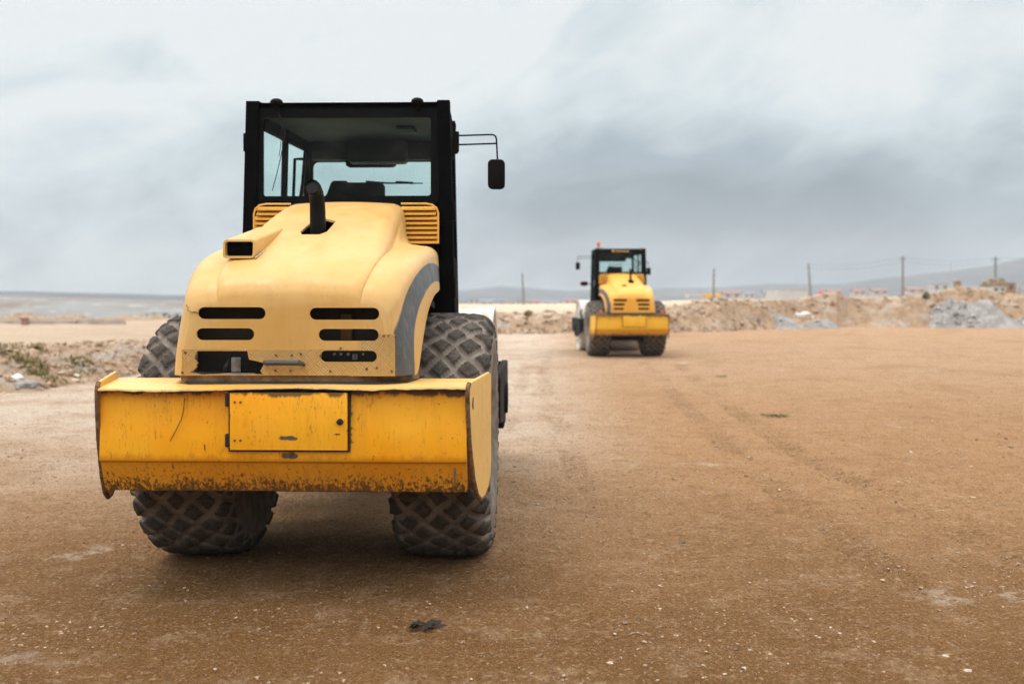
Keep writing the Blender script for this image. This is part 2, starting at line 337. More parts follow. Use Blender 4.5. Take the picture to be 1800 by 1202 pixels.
# ------------------------------------------------------------------ mesh helpers
class MB:
    def __init__(s): s.bm = bmesh.new()
    def box(s, x0, x1, y0, y1, z0, z1, bev=0, seg=2):
        v = [s.bm.verts.new((x, y, z)) for x in (x0, x1) for y in (y0, y1) for z in (z0, z1)]
        f = [s.bm.faces.new([v[i] for i in q]) for q in ((0, 1, 3, 2), (4, 6, 7, 5), (0, 4, 5, 1), (2, 3, 7, 6), (0, 2, 6, 4), (1, 5, 7, 3))]
        if bev:
            es = list({e for q in f for e in q.edges})
            bmesh.ops.bevel(s.bm, geom=es, offset=bev, segments=seg, profile=.6, affect='EDGES')
        return s
    def prism(s, pts, a, b, axis='y', bev=0, seg=1):
        # pts: 2D outline; axis y: (x,z) pts from y=a..b ; axis x: (y,z) ; axis z: (x,y)
        def mk(p, t):
            return {'y': (p[0], t, p[1]), 'x': (t, p[0], p[1]), 'z': (p[0], p[1], t)}[axis]
        A = [s.bm.verts.new(mk(p, a)) for p in pts]; B = [s.bm.verts.new(mk(p, b)) for p in pts]
        n = len(pts); f = [s.bm.faces.new(A), s.bm.faces.new(B[::-1])]
        for i in range(n): f.append(s.bm.faces.new((A[i], B[i], B[(i+1) % n], A[(i+1) % n])))
        bmesh.ops.recalc_face_normals(s.bm, faces=f)
        if bev:
            es = list({e for q in f[:2] for e in q.edges}); bmesh.ops.bevel(s.bm, geom=es, offset=bev, segments=seg, profile=.6, affect='EDGES')
        return s
    def tube(s, pts, r, n=10, caps=True, hollow=False):
        P = [Vector(p) for p in pts]; rr = r if isinstance(r, (list, tuple)) else [r]*len(P)
        rings = []; up = None
        for i, p in enumerate(P):
            d = (P[min(i+1, len(P)-1)]-P[max(i-1, 0)]).normalized()
            if up is None: up = d.orthogonal().normalized()
            up = (up-d*up.dot(d)).normalized(); w = d.cross(up)
            rings.append([s.bm.verts.new(p+(up*math.cos(2*math.pi*k/n)+w*math.sin(2*math.pi*k/n))*rr[i]) for k in range(n)])
        for a, b in zip(rings, rings[1:]):
            for k in range(n): s.bm.faces.new((a[k], a[(k+1) % n], b[(k+1) % n], b[k]))
        if caps: s.bm.faces.new(rings[0][::-1]); s.bm.faces.new(rings[-1])
        return s
    def cyl(s, c, r, h, axis='y', n=24, r2=None, bev=0):
        d = {'x': (1, 0, 0), 'y': (0, 1, 0), 'z': (0, 0, 1)}[axis]; c = Vector(c); d = Vector(d)
        r2 = r if r2 is None else r2
        return s.tube([c, c+d*h], [r, r2], n)
    def lathe(s, prof, c=(0, 0, 0), axis='x', n=48):
        rings = []
        for (a, r) in prof:
            ring = []
            for k in range(n):
                t = 2*math.pi*k/n; u, v = r*math.cos(t), r*math.sin(t)
                p = {'x': (a, u, v), 'y': (u, a, v), 'z': (u, v, a)}[axis]
                ring.append(s.bm.verts.new((p[0]+c[0], p[1]+c[1], p[2]+c[2])))
            rings.append(ring)
        for a, b in zip(rings, rings[1:]):
            for k in range(n): s.bm.faces.new((a[k], a[(k+1) % n], b[(k+1) % n], b[k]))
        return s
    def ball(s, c, r, sub=2, sq=(1, 1, 1), jit=0, rot=None):
        g = bmesh.ops.create_icosphere(s.bm, subdivisions=sub, radius=1)['verts']
        for v in g:
            q = v.co.normalized(); k = 1+jit*(mn.noise(q*1.7+Vector(c)*3)) if jit else 1
            q = Vector((q.x*sq[0], q.y*sq[1], q.z*sq[2]))*r*k
            if rot: q.rotate(rot)
            v.co = q+Vector(c)
        return s
    def build(s, name, mat, parent=None, smooth=30, loc=None, recalc=True):
        if recalc: bmesh.ops.recalc_face_normals(s.bm, faces=s.bm.faces)
        me = bpy.data.meshes.new(name); s.bm.to_mesh(me); s.bm.free()
        return link(name, me, mat, parent, smooth, loc)
def link(name, me, mat, parent=None, smooth=30, loc=None):
    if smooth:
        me.shade_smooth(); me.set_sharp_from_angle(angle=R(smooth))
    o = bpy.data.objects.new(name, me); C.objects.link(o)
    if mat and not me.materials: me.materials.append(M[mat] if isinstance(mat, str) else mat)
    if parent: o.parent = parent
    if loc: o.location = loc
    return o
def tag(o, label=None, cat=None, group=None, kind=None):
    for k, v in (('label', label), ('category', cat), ('group', group), ('kind', kind)):
        if v: o[k] = v
    return o
def empty(name, loc, rz=0):
    o = bpy.data.objects.new(name, None); C.objects.link(o); o.location = loc; o.rotation_euler = (0, 0, rz); o.empty_display_size = .2; return o
def boolean(o, cut, op='DIFFERENCE'):
    md = o.modifiers.new('b', 'BOOLEAN'); md.operation = op; md.object = cut; md.solver = 'EXACT'
    bpy.context.view_layer.update(); dg = bpy.context.evaluated_depsgraph_get()
    me = bpy.data.meshes.new_from_object(o.evaluated_get(dg)); o.modifiers.clear(); o.data = me
    me.shade_smooth(); me.set_sharp_from_angle(angle=R(28))
    bpy.data.objects.remove(cut); return o
def grid_mesh(V, nu, nv, closed_u=False):
    idx = np.arange(nu*nv).reshape(nu, nv); a = idx if not closed_u else np.vstack([idx, idx[:1]])
    q = np.stack([a[:-1, :-1], a[1:, :-1], a[1:, 1:], a[:-1, 1:]], -1).reshape(-1, 4)
    me = bpy.data.meshes.new('m'); me.vertices.add(len(V)); me.vertices.foreach_set('co', np.asarray(V, np.float32).ravel())
    me.loops.add(q.size); me.loops.foreach_set('vertex_index', q.ravel().astype(np.int32))
    me.polygons.add(len(q)); me.polygons.foreach_set('loop_start', np.arange(0, q.size, 4, dtype=np.int32))
    me.update(calc_edges=True); me.validate(); return me
def fattr(me, name, vals):
    a = me.attributes.new(name, 'FLOAT', 'POINT'); a.data.foreach_set('value', np.asarray(vals, np.float32).ravel())
def stadium(x0, x1, z0, z1, n=8):
    r = (z1-z0)/2; zc = (z0+z1)/2
    return [(x1-r+r*math.sin(math.pi*k/n), zc+r*math.cos(math.pi*k/n)) for k in range(n+1)] + [(x0+r-r*math.sin(math.pi*k/n), zc-r*math.cos(math.pi*k/n)) for k in range(n+1)]
def rrect(x0, x1, z0, z1, r, n=5):
    pts = []
    for cx, cz, a in ((x1-r, z1-r, 0), (x0+r, z1-r, 90), (x0+r, z0+r, 180), (x1-r, z0+r, 270)):
        for k in range(n+1):
            t = R(a+90*k/n); pts.append((cx+r*math.cos(t), cz+r*math.sin(t)))
    return pts
def frame_prism(o_pts, i_pts, a, b, name, mat, parent):
    # ring between two outlines with the same point count
    m = MB(); n = len(o_pts); vs = [[m.bm.verts.new((p[0], t, p[1])) for p in P] for t in (a, b) for P in (o_pts, i_pts)]
    for i in range(n):
        j = (i+1) % n
        m.bm.faces.new((vs[0][i], vs[0][j], vs[1][j], vs[1][i])); m.bm.faces.new((vs[2][i], vs[3][i], vs[3][j], vs[2][j]))
        m.bm.faces.new((vs[0][i], vs[2][i], vs[2][j], vs[0][j])); m.bm.faces.new((vs[1][i], vs[1][j], vs[3][j], vs[3][i]))
    return m.build(name, mat, parent)
# rear-face pixel -> machine frame (rear hood face)
KX = 5.55/F
hx = lambda px: (px-900)*KX+1.245
hz = lambda py: H-(py-HY)*KX
# ------------------------------------------------------------------ hood
def catmull(xs, ys, x):
    i = max(0, min(len(xs)-2, int(np.searchsorted(xs, x, side='right'))-1))
    t = (x-xs[i])/(xs[i+1]-xs[i]); d = lambda k: (ys[min(k+1, len(ys)-1)]-ys[max(k-1, 0)])/(xs[min(k+1, len(xs)-1)]-xs[max(k-1, 0)])
    h = xs[i+1]-xs[i]; m0, m1 = d(i)*h, d(i+1)*h
    return (2*t**3-3*t*t+1)*ys[i]+(t**3-2*t*t+t)*m0+(-2*t**3+3*t*t)*ys[i+1]+(t**3-t*t)*m1
#        y     wb    ws    zb    zs    rs   whb   wt    zt    rt
ST = [(-1.150, .605, .555, 1.262, 1.655, .10, .44, .40, 1.700, .05),
      (-1.120, .645, .590, 1.262, 1.722, .11, .46, .41, 1.765, .06),
      (-1.060, .672, .618, 1.262, 1.785, .12, .48, .425, 1.822, .07),
      (-0.940, .700, .645, 1.268, 1.855, .12, .50, .44, 1.892, .08),
      (-0.850, .712, .662, 1.410, 1.893, .12, .51, .45, 1.934, .09),
      (-0.700, .726, .682, 1.590, 1.940, .11, .52, .46, 1.992, .09),
      (-0.450, .738, .700, 1.700, 1.990, .10, .52, .465, 2.085, .10),
      (-0.150, .735, .705, 1.735, 2.030, .09, .49, .455, 2.200, .11),
      (0.150, .710, .690, 1.745, 2.050, .09, .465, .44, 2.300, .11),
      (0.420, .685, .670, 1.750, 2.060, .08, .445, .43, 2.365, .10),
      (0.600, .670, .660, 1.750, 2.062, .08, .435, .425, 2.380, .10)]
def hood_section(y):
    xs = [s[0] for s in ST]; wb, ws, zb, zs, rs, wh, wt, zt, rt = (catmull(xs, [s[k] for s in ST], y) for k in range(1, 10))
    P = []
    for k in range(11):
        t = k/11; P.append((wb+(ws-wb)*t**1.5, zb+(zs-rs-zb)*t))
    for k in range(9):
        t = R(90*k/8); P.append((ws-rs+rs*math.cos(t), zs-rs+rs*math.sin(t)))
    # shelf and blend up to the hump (smooth S curve)
    x0, z0 = P[-1]; x1, z1 = wt, zt-rt
    if z1 < z0+.005: z1 = z0+.005
    for k in range(1, 12):
        t = k/12; s = t*t*(3-2*t)
        steep = min(1, max(0, (zt-zs-.05)/.25))
        xx = x0+(wh-x0)*min(1, t*1.6)**(1.0) if t < .625 else wh+(x1-wh)*((t-.625)/.375)
        q = max(0, (t-.38)/.62); zz = z0+(z1-z0)*(q*q*(3-2*q)*steep+t*(1-steep))
        P.append((xx, zz))
    for k in range(9):
        t = R(90*k/8); P.append((x1-rt+rt*math.cos(t), z1+rt*math.sin(t)*(zt-z1)/rt))
    xe = P[-1][0]
    for k in range(1, 9):
        t = k/8; P.append((xe*(1-t), zt+.012*(1-(1-t)**2)))
    return P, zb
def make_hood(name, parent, mat, damaged):
    EXH = EXN if damaged else EXF
    ys = list(np.concatenate([np.linspace(-1.15, -1.04, 10), np.linspace(-1.02, -.7, 14), np.linspace(-.67, .6, 28)]))
    th = .02; m = MB(); bm = m.bm
    secs = []
    for y in ys:
        P, _ = hood_section(y); full = [(x, z) for x, z in P]+[(-x, z) for x, z in P[-2::-1]]
        secs.append([bm.verts.new((x, y, z)) for x, z in full])
    for a, b in zip(secs, secs[1:]):
        for k in range(len(a)-1): bm.faces.new((a[k], a[k+1], b[k+1], b[k]))
    # planar rear face: rounded over into the sides, subdivided rows
    bm.faces.new(secs[0])
    for f in bm.faces: f.smooth = True
    bmesh.ops.recalc_face_normals(bm, faces=bm.faces)
    # make sure normals point outward
    top = max(bm.faces, key=lambda f: f.calc_center_median().z)
    if top.normal.z < 0: bmesh.ops.reverse_faces(bm, faces=bm.faces)
    me = bpy.data.meshes.new(name); bm.to_mesh(me); bm.free()
    o = link(name, me, mat, None, 40)
    sd = o.modifiers.new('s', 'SOLIDIFY'); sd.thickness = .014; sd.offset = -1; sd.use_even_offset = False
    bpy.context.view_layer.update(); dg = bpy.context.evaluated_depsgraph_get()
    o.data = bpy.data.meshes.new_from_object(o.evaluated_get(dg)); o.modifiers.clear()
    c = MB()
    SL = [(347, 467, 540, 561), (344, 447, 577, 598), (545, 668, 541, 562), (561, 667, 578, 599), (564, 664, 616, 636)]
    if not damaged: SL.append((342, 438, 616, 636))
    for x0, x1, y0, y1 in SL: c.prism(stadium(hx(x0), hx(x1), hz(y1), hz(y0)), -1.3, -1.02)
    HOLE = [(342, 625), (346, 617), (435, 617), (438, 632), (453, 635), (465, 638), (462, 645), (458, 652), (463, 658), (440, 657.5), (420, 659), (390, 657), (355, 658.6), (333, 655), (339, 651), (345, 645), (344, 641), (347, 639), (341, 631)]
    if damaged: c.prism([(hx(a), hz(b)) for a, b in HOLE], -1.3, -1.02)
    ck = c.build('cut', None, None, 0); boolean(o, ck)
    # exhaust hole: hexagonal cut through the top
    e = MB(); ex, ey = EXH; e.prism([(ex+dx, ey+dy) for dx, dy in ((-.085, -.11), (-.06, -.165), (.05, -.165), (.085, -.11), (.10, .10), (.03, .155), (-.05, .13))], 1.9, 2.6, 'z')
    boolean(o, e.build('cut', None, None, 0)); o.parent = parent
    if damaged:
        p = MB(); out = [(314, 614.5), (375, 613.5), (470, 615), (560, 614), (638, 613), (637, 588), (700, 587), (706, 593), (706, 660.5), (620, 660.5), (610, 659.5), (465, 659), (400, 659.5), (314, 660.5)]
        p.prism([(max(-.598, min(.598, hx(a))), hz(b)) for a, b in out], -1.154, -1.1505)
        po = p.build('tread_plate', 'tread', None, 0)
        c = MB()
        for x0, x1, y0, y1 in SL[3:]: c.prism(stadium(hx(x0), hx(x1), hz(y1), hz(y0)), -1.3, -1.02)
        c.prism([(hx(a), hz(b)) for a, b in HOLE], -1.3, -1.02); boolean(po, c.build('cut', None, None, 0)); po.parent = o
        for a, b in ((486, 624), (514, 624), (530, 622), (565, 625), (600, 612), (640, 622), (676, 590), (697, 592), (700, 622), (485, 651), (512, 652), (582, 652), (646, 648), (320, 655), (325, 620), (690, 652), (664, 646)):
            if a < 470 and 616 < b < 658 and a > 330: continue
            r = MB(); r.cyl((hx(a), -1.158, hz(b)), .007, .006, 'y', 8); r.build('rivet', 'bolt_metal', po)
        h = MB(); h.tube([(hx(a), -1.152, hz(b)) for a, b in ((326, 536), (330, 541), (329, 546), (336, 549), (342, 548), (348, 551))], .0022, 5); h.build('crack', 'bolt_metal', o)
        h = MB(); h.tube([(-.258, -.905, 1.928), (-.245, -.80, 1.962), (-.232, -.66, 2.005), (-.225, -.54, 2.05)], [.005, .007, .006, .004], 6); h.build('sealant', 'pale_stone', o)
        h = MB(); z = hz(637); h.tube([(hx(468), -1.155, z), (hx(469), -1.185, z), (hx(474), -1.20, z), (hx(529), -1.20, z+.001), (hx(534), -1.185, z-.004), (hx(535), -1.155, z-.012)], [.010, .013, .0165, .0165, .012, .010], 10)
        h.build('handle', 'handle_grey', po)
    return o
EXN = (-.028, -.30); EXF = (.12, -.30)
# ------------------------------------------------------------------ tyre mesh (shared)
def tyre_mesh():
    nt, npf = 25*26, 88
    prof = [(-.215, .345), (-.25, .36), (-.285, .42), (-.308, .53), (-.305, .625), (-.285, .69), (-.262, .735), (-.225, .760), (-.13, .771), (0, .775)]
    prof = prof+[(-a, b) for a, b in prof[-2::-1]]
    P = np.array(prof); d = np.r_[0, np.cumsum(np.hypot(*np.diff(P, axis=0).T))]; s = np.linspace(0, d[-1], npf)
    px = np.array([catmull(list(d), list(P[:, 0]), v) for v in s]); pr = np.array([catmull(list(d), list(P[:, 1]), v) for v in s])
    tx, tr = np.gradient(px), np.gradient(pr); ln = np.hypot(tx, tr); nx, nr = -tr/ln, tx/ln
    sc = s-d[-1]/2
    th = np.arange(nt)/nt*2*np.pi
    SC, TH = np.meshgrid(sc, th)
    pitch = .178; rows = 25; a = SC/pitch+TH/(2*np.pi)*rows; b = SC/pitch-TH/(2*np.pi)*rows
    a = a+.05*np.sin(3*TH+SC*21)+.035*np.sin(11*TH-SC*40); b = b+.05*np.cos(5*TH-SC*17)+.035*np.sin(9*TH+SC*33)
    fa, fb = np.abs((a % 1)-.5)*2, np.abs((b % 1)-.5)*2     # 0 centre .. 1 edge
    q = np.maximum(fa, fb)+.10*np.minimum(fa, fb)
    # concave sides
    q = np.maximum(fa, fb) + .11*(1-np.abs(fa-fb)) - .10*fa*fb*2
    lug = np.clip((.775-q)/.11, 0, 1); lug = lug*lug*(3-2*lug)
    edge = np.clip((.355-np.abs(SC))/.03, 0, 1)
    lug = lug*edge
    hh = lug*.028+.0015*rng.standard_normal(lug.shape)*lug
    # side-wall ribs
    X = px[None, :]+nx[None, :]*hh; RR = pr[None, :]+nr[None, :]*hh
    V = np.stack([X, RR*np.cos(TH), RR*np.sin(TH)], -1).reshape(-1, 3)
    me = grid_mesh(V, nt, npf, True); fattr(me, 'lug', lug.reshape(-1)); me.materials.append(M['tyre']); me.name = 'tyre'
    me.shade_smooth(); return me
TY = tyre_mesh()
def wheel(parent, x, side):
    w = empty('wheel', (x, 0, .79)); w.parent = parent
    t = bpy.data.objects.new('tyre', TY); C.objects.link(t); t.parent = w; t.rotation_euler = (random.random()*6, 0, 0)
    m = MB(); s = side
    m.lathe([(s*a, r) for a, r in ((-.2, .30), (-.21, .365), (-.17, .36), (-.1, .32), (.1, .32), (.17, .36), (.21, .365), (.2, .33), (.12, .29), (.06, .27), (.05, .12), (.09, .11), (.10, .0001))], n=40)
    m.build('rim', 'yellow_paint', w, 35)
    for k in range(10): b = MB(); b.cyl((s*.05, .19*math.cos(k*.628), .19*math.sin(k*.628)), .016, s*.03, 'x', 6); b.build('wheel_nut', 'bolt_metal', w)
# ------------------------------------------------------------------ roller
def make_roller(loc, yaw, near):
    root = empty('road_roller', loc, yaw)
    BP = 'bumper_paint' if near else 'far_bumper_paint'; HP = 'hood_main' if near else 'far_hood_main'
    # ---- bumper / counterweight
    yr = -1.30
    m = MB(); n = 60; zt = 1.185
    # face: upper panel, crease, lower panel tucked forward
    prof = [(yr+.035, 1.192), (yr+.022, 1.00), (yr+.012, .82), (yr+.016, .806), (yr+.030, .795), (yr+.085, .632), (yr+.11, .628), (yr+.46, .66), (yr+.46, 1.192)]
    A = [[m.bm.verts.new((x, y, z)) for y, z in prof] for x in (-1.005, -.97, -.9, .9, .97, 1.005)]
    offs = (-.0, .0, 0, 0, 0, 0)
    for a, b in zip(A, A[1:]):
        for k in range(len(prof)-1): m.bm.faces.new((a[k], b[k], b[k+1], a[k+1]))
    m.bm.faces.new(A[0]); m.bm.faces.new(A[-1][::-1])
    bum = m.build('rear_bumper', BP, root, 25)
    bum_top = MB(); xs = np.linspace(-1.0, 1.0, 90); rows = []
    for x in xs:
        w = 1.0+.085*abs(x) if False else 1
        dent = .010*mn.noise(Vector((x*3.1, 1.3, 0))) + .005*mn.noise(Vector((x*9, 4, 0)))
        dent += -.006*math.exp(-((x+.68)/.22)**2)*2 + .004*(x)  # bent lip
        f = yr-.018+.012*mn.noise(Vector((x*4, 7, 0)))
        z0 = 1.198+dent
        x2 = x*(1+.094)
        rows.append([bum_top.bm.verts.new(p) for p in ((x, f, z0), (x, f+.003, z0+.011), (x*1.01, f+.05, 1.211+dent*.4), (x2, -.83, 1.222), (x2, -.83, 1.205), (x*1.01, f+.05, 1.196+dent*.4))])
    for a, b in zip(rows, rows[1:]):
        for k in range(6): bum_top.bm.faces.new((a[k], b[k], b[(k+1) % 6], a[(k+1) % 6]))
    bum_top.bm.faces.new(rows[0]); bum_top.bm.faces.new(rows[-1][::-1])
    tp = bum_top.build('top_plate', 'plate_paint' if near else BP, bum, 35)
    # worn black edge band on lip (bare dirty steel bead along the lip)
    e = MB(); pr = []
    for x in np.linspace(-.995, .995, 150):
        dent = .010*mn.noise(Vector((x*3.1, 1.3, 0))) + .005*mn.noise(Vector((x*9, 4, 0))) - .012*math.exp(-((x+.68)/.22)**2)+.004*x
        f = yr-.018+.012*mn.noise(Vector((x*4, 7, 0))); pr.append((x, f-.001, 1.197+dent))
    e.tube(pr, [max(.0008, .0032+.004*mn.noise(Vector((p[0]*23, 0, 3)))) for p in pr], 6); e.build('worn_edge', 'dark_metal', tp)
    for s in (-1, 1):
        # side plate outline (y,z): deep at the top, pointed at the bottom, splayed outward to the front
        out = [(yr+.0, 1.19), (yr+.012, 1.215), (yr+.04, 1.236), (-.86, 1.262), (-.83, 1.245), (-.83, .75), (-.845, .66), (-.90, .595), (-.96, .565), (-1.04, .560), (-1.11, .60), (-1.175, .69), (-1.22, .80), (-1.265, .93), (-1.29, 1.08)]
        pm = MB(); t = .022
        fx = lambda y: s*(1.0+.095*(y-yr)/.47)
        O = [pm.bm.verts.new((fx(y)+s*t, y, z)) for y, z in out]; I = [pm.bm.verts.new((fx(y), y, z)) for y, z in out]
        pm.bm.faces.new(O); pm.bm.faces.new(I[::-1])
        for i in range(len(out)): j = (i+1) % len(out); pm.bm.faces.new((O[i], I[i], I[j], O[j]))
        bmesh.ops.bevel(pm.bm, geom=[e_ for f in pm.bm.faces if len(f.verts) > 6 for e_ in f.edges], offset=.003, segments=2, affect='EDGES')
        sp = pm.build('side_plate', 'plate_paint' if near else BP, bum, 35)
        # scraped rusty rim along the rear edge
        em = MB(); ed = out[7:]+out[:3]; pts = []
        for (a, b) in zip(ed, ed[1:]):
            for k in range(5): q = k/5; y = a[0]+(b[0]-a[0])*q; z = a[1]+(b[1]-a[1])*q; pts.append((fx(y)+s*t/2, y-.003, z-.002))
        em.tube(pts, [.0135+.002*mn.noise(Vector((p[2]*30, 1, s))) for p in pts], 8); em.build('worn_edge', 'worn_rust', sp)
        ov = MB(); ov.tube([(s*(1.0+.025)+s*t*1.0, -1.21, 1.115), (s*(1.0+.025)+s*(t+.003), -1.21, 1.115)], .001, 4)
        hm = MB(); cx = fx(-1.225)+s*(t+.001)
        vs = [hm.bm.verts.new((cx-s*0+s*.0012+s*.2*0.0+.0, -1.225+.018*math.cos(k*.5236), 1.12+.034*math.sin(k*.5236))) for k in range(12)]
        ws = [hm.bm.verts.new((v.co.x-s*.03, v.co.y, v.co.z)) for v in vs]
        hm.bm.faces.new(vs); hm.bm.faces.new(ws[::-1])
        for k in range(12): hm.bm.faces.new((vs[k], ws[k], ws[(k+1) % 12], vs[(k+1) % 12]))
        hm.build('lifting_eye', 'bolt_metal', sp); ov.bm.free()
    # access panel
    px0, px1, pz0, pz1 = -.277, .362, .872, 1.183
    g = MB(); g.box(px0-.012, px1+.012, yr-.0, yr+.05, pz0-.010, 1.188); g.build('panel_recess', 'grime', bum)
    p = MB(); p.box(px0, px1, yr-.018, yr+.02, pz0, pz1, .003); pan = p.build('access_panel', BP, bum)
    k5 = 5.4/F; qx = lambda a: (a-900)*k5+1.25; qz = lambda b: H-(b-HY)*k5
    if near:
        for zc in (qz(703), qz(774)):
            h = MB(); h.box(px0-.028, px0-.002, yr-.014, yr+.012, zc-.035, zc+.035, .004)
            for dz in (-.02, .02): h.tube([(px0-.015, yr-.02, zc+dz), (px0-.015, yr-.012, zc+dz)], .008, 8)
            h.build('hinge', 'grime', pan)
        for (a, c) in ((414, 706), (424, 706), (414, 773), (424, 773)): b = MB(); b.ball((qx(a), yr-.019, qz(c)), .0075, 1); b.build('rivet', 'bolt_metal', pan)
        l = MB(); l.cyl((qx(600), yr-.03, qz(740)), .017, .015, 'y', 14); l.box(qx(594), qx(607), yr-.036, yr-.028, qz(740)-.004, qz(740)+.004)
        l.build('latch', 'dark_metal', pan)
        for pts_ in (((322, 700), (320, 722), (316, 738), (306, 758), (296, 776)), ((224, 816), (224, 838), (216, 856), (205, 866)), ((402, 836), (414, 846), (418, 858)), ((236, 694), (248, 691), (252, 688)), ((357, 782), (358, 792)), ((560, 816), (572, 838), (590, 852), (604, 862)), ((770, 850), (780, 832)), ((700, 848), (716, 838), (742, 832))):
            sm_ = MB(); sm_.tube([(qx(a), (yr+.012 if c < 806 else yr+.030+(c-812)*.00104)-.001, qz(c)) for a, c in pts_], .0021, 5); sm_.build('scratch', 'grime', bum)
        # torn spots where the paint is gone
        for (a, c, rx, rz, yy) in ((509, 769, .05, .012, yr-.0185), (509, 801, .045, .016, yr+.0095), (595, 762, .018, .004, yr-.0185), (800, 837, .006, .05, yr+.02)):
            N = 22; vs = []; w = MB()
            for k in range(N):
                t = 2*math.pi*k/N; q = 1+.5*mn.noise(Vector((math.cos(t)*2.1, math.sin(t)*2.1, a)))
                z = qz(c)+rz*q*math.sin(t)
                yb = yy if z > .80 else min(yy, yr+.028+(.795-z)*.337-.003) if c > 810 else yy
                vs.append(w.bm.verts.new((qx(a)+rx*q*math.cos(t), yb, z)))
            w.bm.faces.new(vs); w.build('bare_patch', 'bare_steel', bum, 0)
    else:
        for s in (-1, 1):
            l = MB(); l.box(s*.86-.035, s*.86+.035, -1.2, -1.12, 1.23, 1.32, .02); l.build('tail_light', 'orange_lens', bum)
    # ---- hood
    hood = make_hood('hood', root, HP, near)
    # skirt of mud under the hood
    s1 = MB(); s1.prism([(-.60, -1.13), (.40, -1.13), (.62, -1.06), (.70, -.90), (-.70, -.90)], 1.228, 1.2615, 'z'); s1.build('skirt', 'mud', hood)
    s1 = MB(); s1.prism([(-.57, -1.15), (.48, -1.15), (.66, -1.075), (.70, -.86), (-.68, -.86)], 1.2135, 1.2275, 'z'); s1.build('skirt', 'skirt_black', hood)
    # scoop
    if near:
        sc = MB(); x0, x1 = -.450, -.262; y0, y1, zf = -.90, -.30, 1.925
        zt0 = 2.035
        vs = {}
        fr = rrect(x0, x1, zf, zt0, .022)
        bk = [(a*1.0+(.03 if False else 0), min(b, zt0)) for a, b in fr]
        inn = rrect(x0+.012, x1-.012, zf+.012, zt0-.012, .014)
        F0 = [sc.bm.verts.new((a, y0+(b-zf)*.12, b)) for a, b in fr]; I0 = [sc.bm.verts.new((a, y0+(b-zf)*.12, b)) for a, b in inn]
        B0 = [sc.bm.verts.new((a+.03, y1, b+.115)) for a, b in fr]; I1 = [sc.bm.verts.new((a, y0+.30, b+.03)) for a, b in inn]
        N = len(fr)
        for i in range(N):
            j = (i+1) % N
            sc.bm.faces.new((F0[i], F0[j], I0[j], I0[i])); sc.bm.faces.new((F0[i], B0[i], B0[j], F0[j])); sc.bm.faces.new((I0[i], I0[j], I1[j], I1[i]))
        sc.bm.faces.new(I1); sco = sc.build('air_scoop', 'hood_main', hood, 30)
        d = MB(); d.prism(rrect(x0+.008, x1-.008, zf+.008, zt0-.008, .016), y0+.05, y0+.06); d.build('scoop_mesh', 'black_paint', sco)
    else:
        sc = MB(); sc.box(-.20, -.06, -.70, -.4, 1.95, 2.05, .01); so_ = sc.build('air_scoop', 'far_hood_main', hood)
        d = MB(); d.box(-.19, -.07, -.704, -.69, 1.97, 2.04); d.build('scoop_mesh', 'black_paint', so_)
    # engine compartment behind the slots
    r = MB(); r.box(-.57, .57, -.98, -.96, 1.27, 1.66); r.build('radiator', 'radiator', root)
    if near:
        r = MB(); r.box(hx(401), hx(418), -1.10, -1.09, hz(655), hz(629), .004); r.build('bracket', 'grey_metal', root)
        r = MB(); r.tube([(hx(388), -1.09, hz(658)), (hx(392), -1.10, hz(645)), (hx(396), -1.09, hz(634)), (hx(398), -1.04, hz(618))], [.008, .014, .007, .005], 8); r.build('linkage_rod', 'dark_metal', root)
        r = MB(); r.box(hx(390), hx(446), -1.13, -1.09, hz(660), hz(656.5), .002); r.build('bracket', 'grey_metal', root)
        for a in (582, 594, 607): r = MB(); r.tube([(hx(a), -1.05, hz(624)), (hx(a), -1.04, hz(624))], .008, 10); r.build('hose_fitting', 'grey_metal', root)
        for a in (615, 620): r = MB(); r.box(hx(a), hx(a+3.2), -1.05, -1.04, hz(634), hz(624)); r.build('cooling_fin', 'grey_metal', root)
        r = MB(); r.box(hx(592), hx(612), -1.03, -1.0, hz(600), hz(552), .005); r.build('engine_duct', 'dark_ochre', root)
    # exhaust
    ex, ey = EXN if near else EXF; e = MB()
    e.tube([(ex+.008, ey, 1.98), (ex+.005, ey-.005, 2.15), (ex+.004, ey-.01, 2.24), (ex+.004, ey-.02, 2.31), (ex+.002, ey-.045, 2.36), (ex-.003, ey-.085, 2.39), (ex-.006, ey-.115, 2.395)], [.051, .051, .050, .048, .047, .047, .047], 20, caps=False)
    e.tube([(ex-.006, ey-.110, 2.394), (ex-.003, ey-.06, 2.375)], .043, 20, caps=True)
    if not near:
        e = MB(); e.tube([(.12, ey, 2.0), (.12, ey, 2.46)], .035, 14); e.tube([(.12, ey, 2.44), (.11, ey-.03, 2.49)], .04, 12)
    xp = e.build('exhaust_pipe', 'exhaust_steel', root, 40)
    # bonnet cavity under the exhaust hole
    v = MB(); v.box(-.36, .36, -.55, .1, 1.80, 1.90); v.build('engine_block', 'chassis', root)
    # ---- louvres
    for s in (-1, 1):
        lx0, lx1, z0, z1 = .40, .672, 2.085, 2.375; yl = .50
        f = MB(); o_ = [(lx0, z0), (lx1, z0), (lx1, z1-.07), (lx1-.012, z1-.035), (lx1-.04, z1-.01), (lx1-.09, z1), (lx0, z1)]
        f.prism([(s*a, b) for a, b in o_], yl+.03, yl+.06); lo = f.build('louvre_panel', 'black_paint', root)
        sl = MB(); nsl = 8
        for k in range(nsl):
            zc = z0+.012+k*(z1-.05-z0)/(nsl-1); xe = lx1-.004 if k < 6 else lx1-.02
            y_, h_ = yl-.005, .0105
            pts = [(yl+.028, zc+.018), (yl-.008, zc-.004), (yl-.006, zc-.013), (yl+.028, zc+.006)]
            sl.prism(pts, *sorted((s*lx0, s*xe)), axis='x')
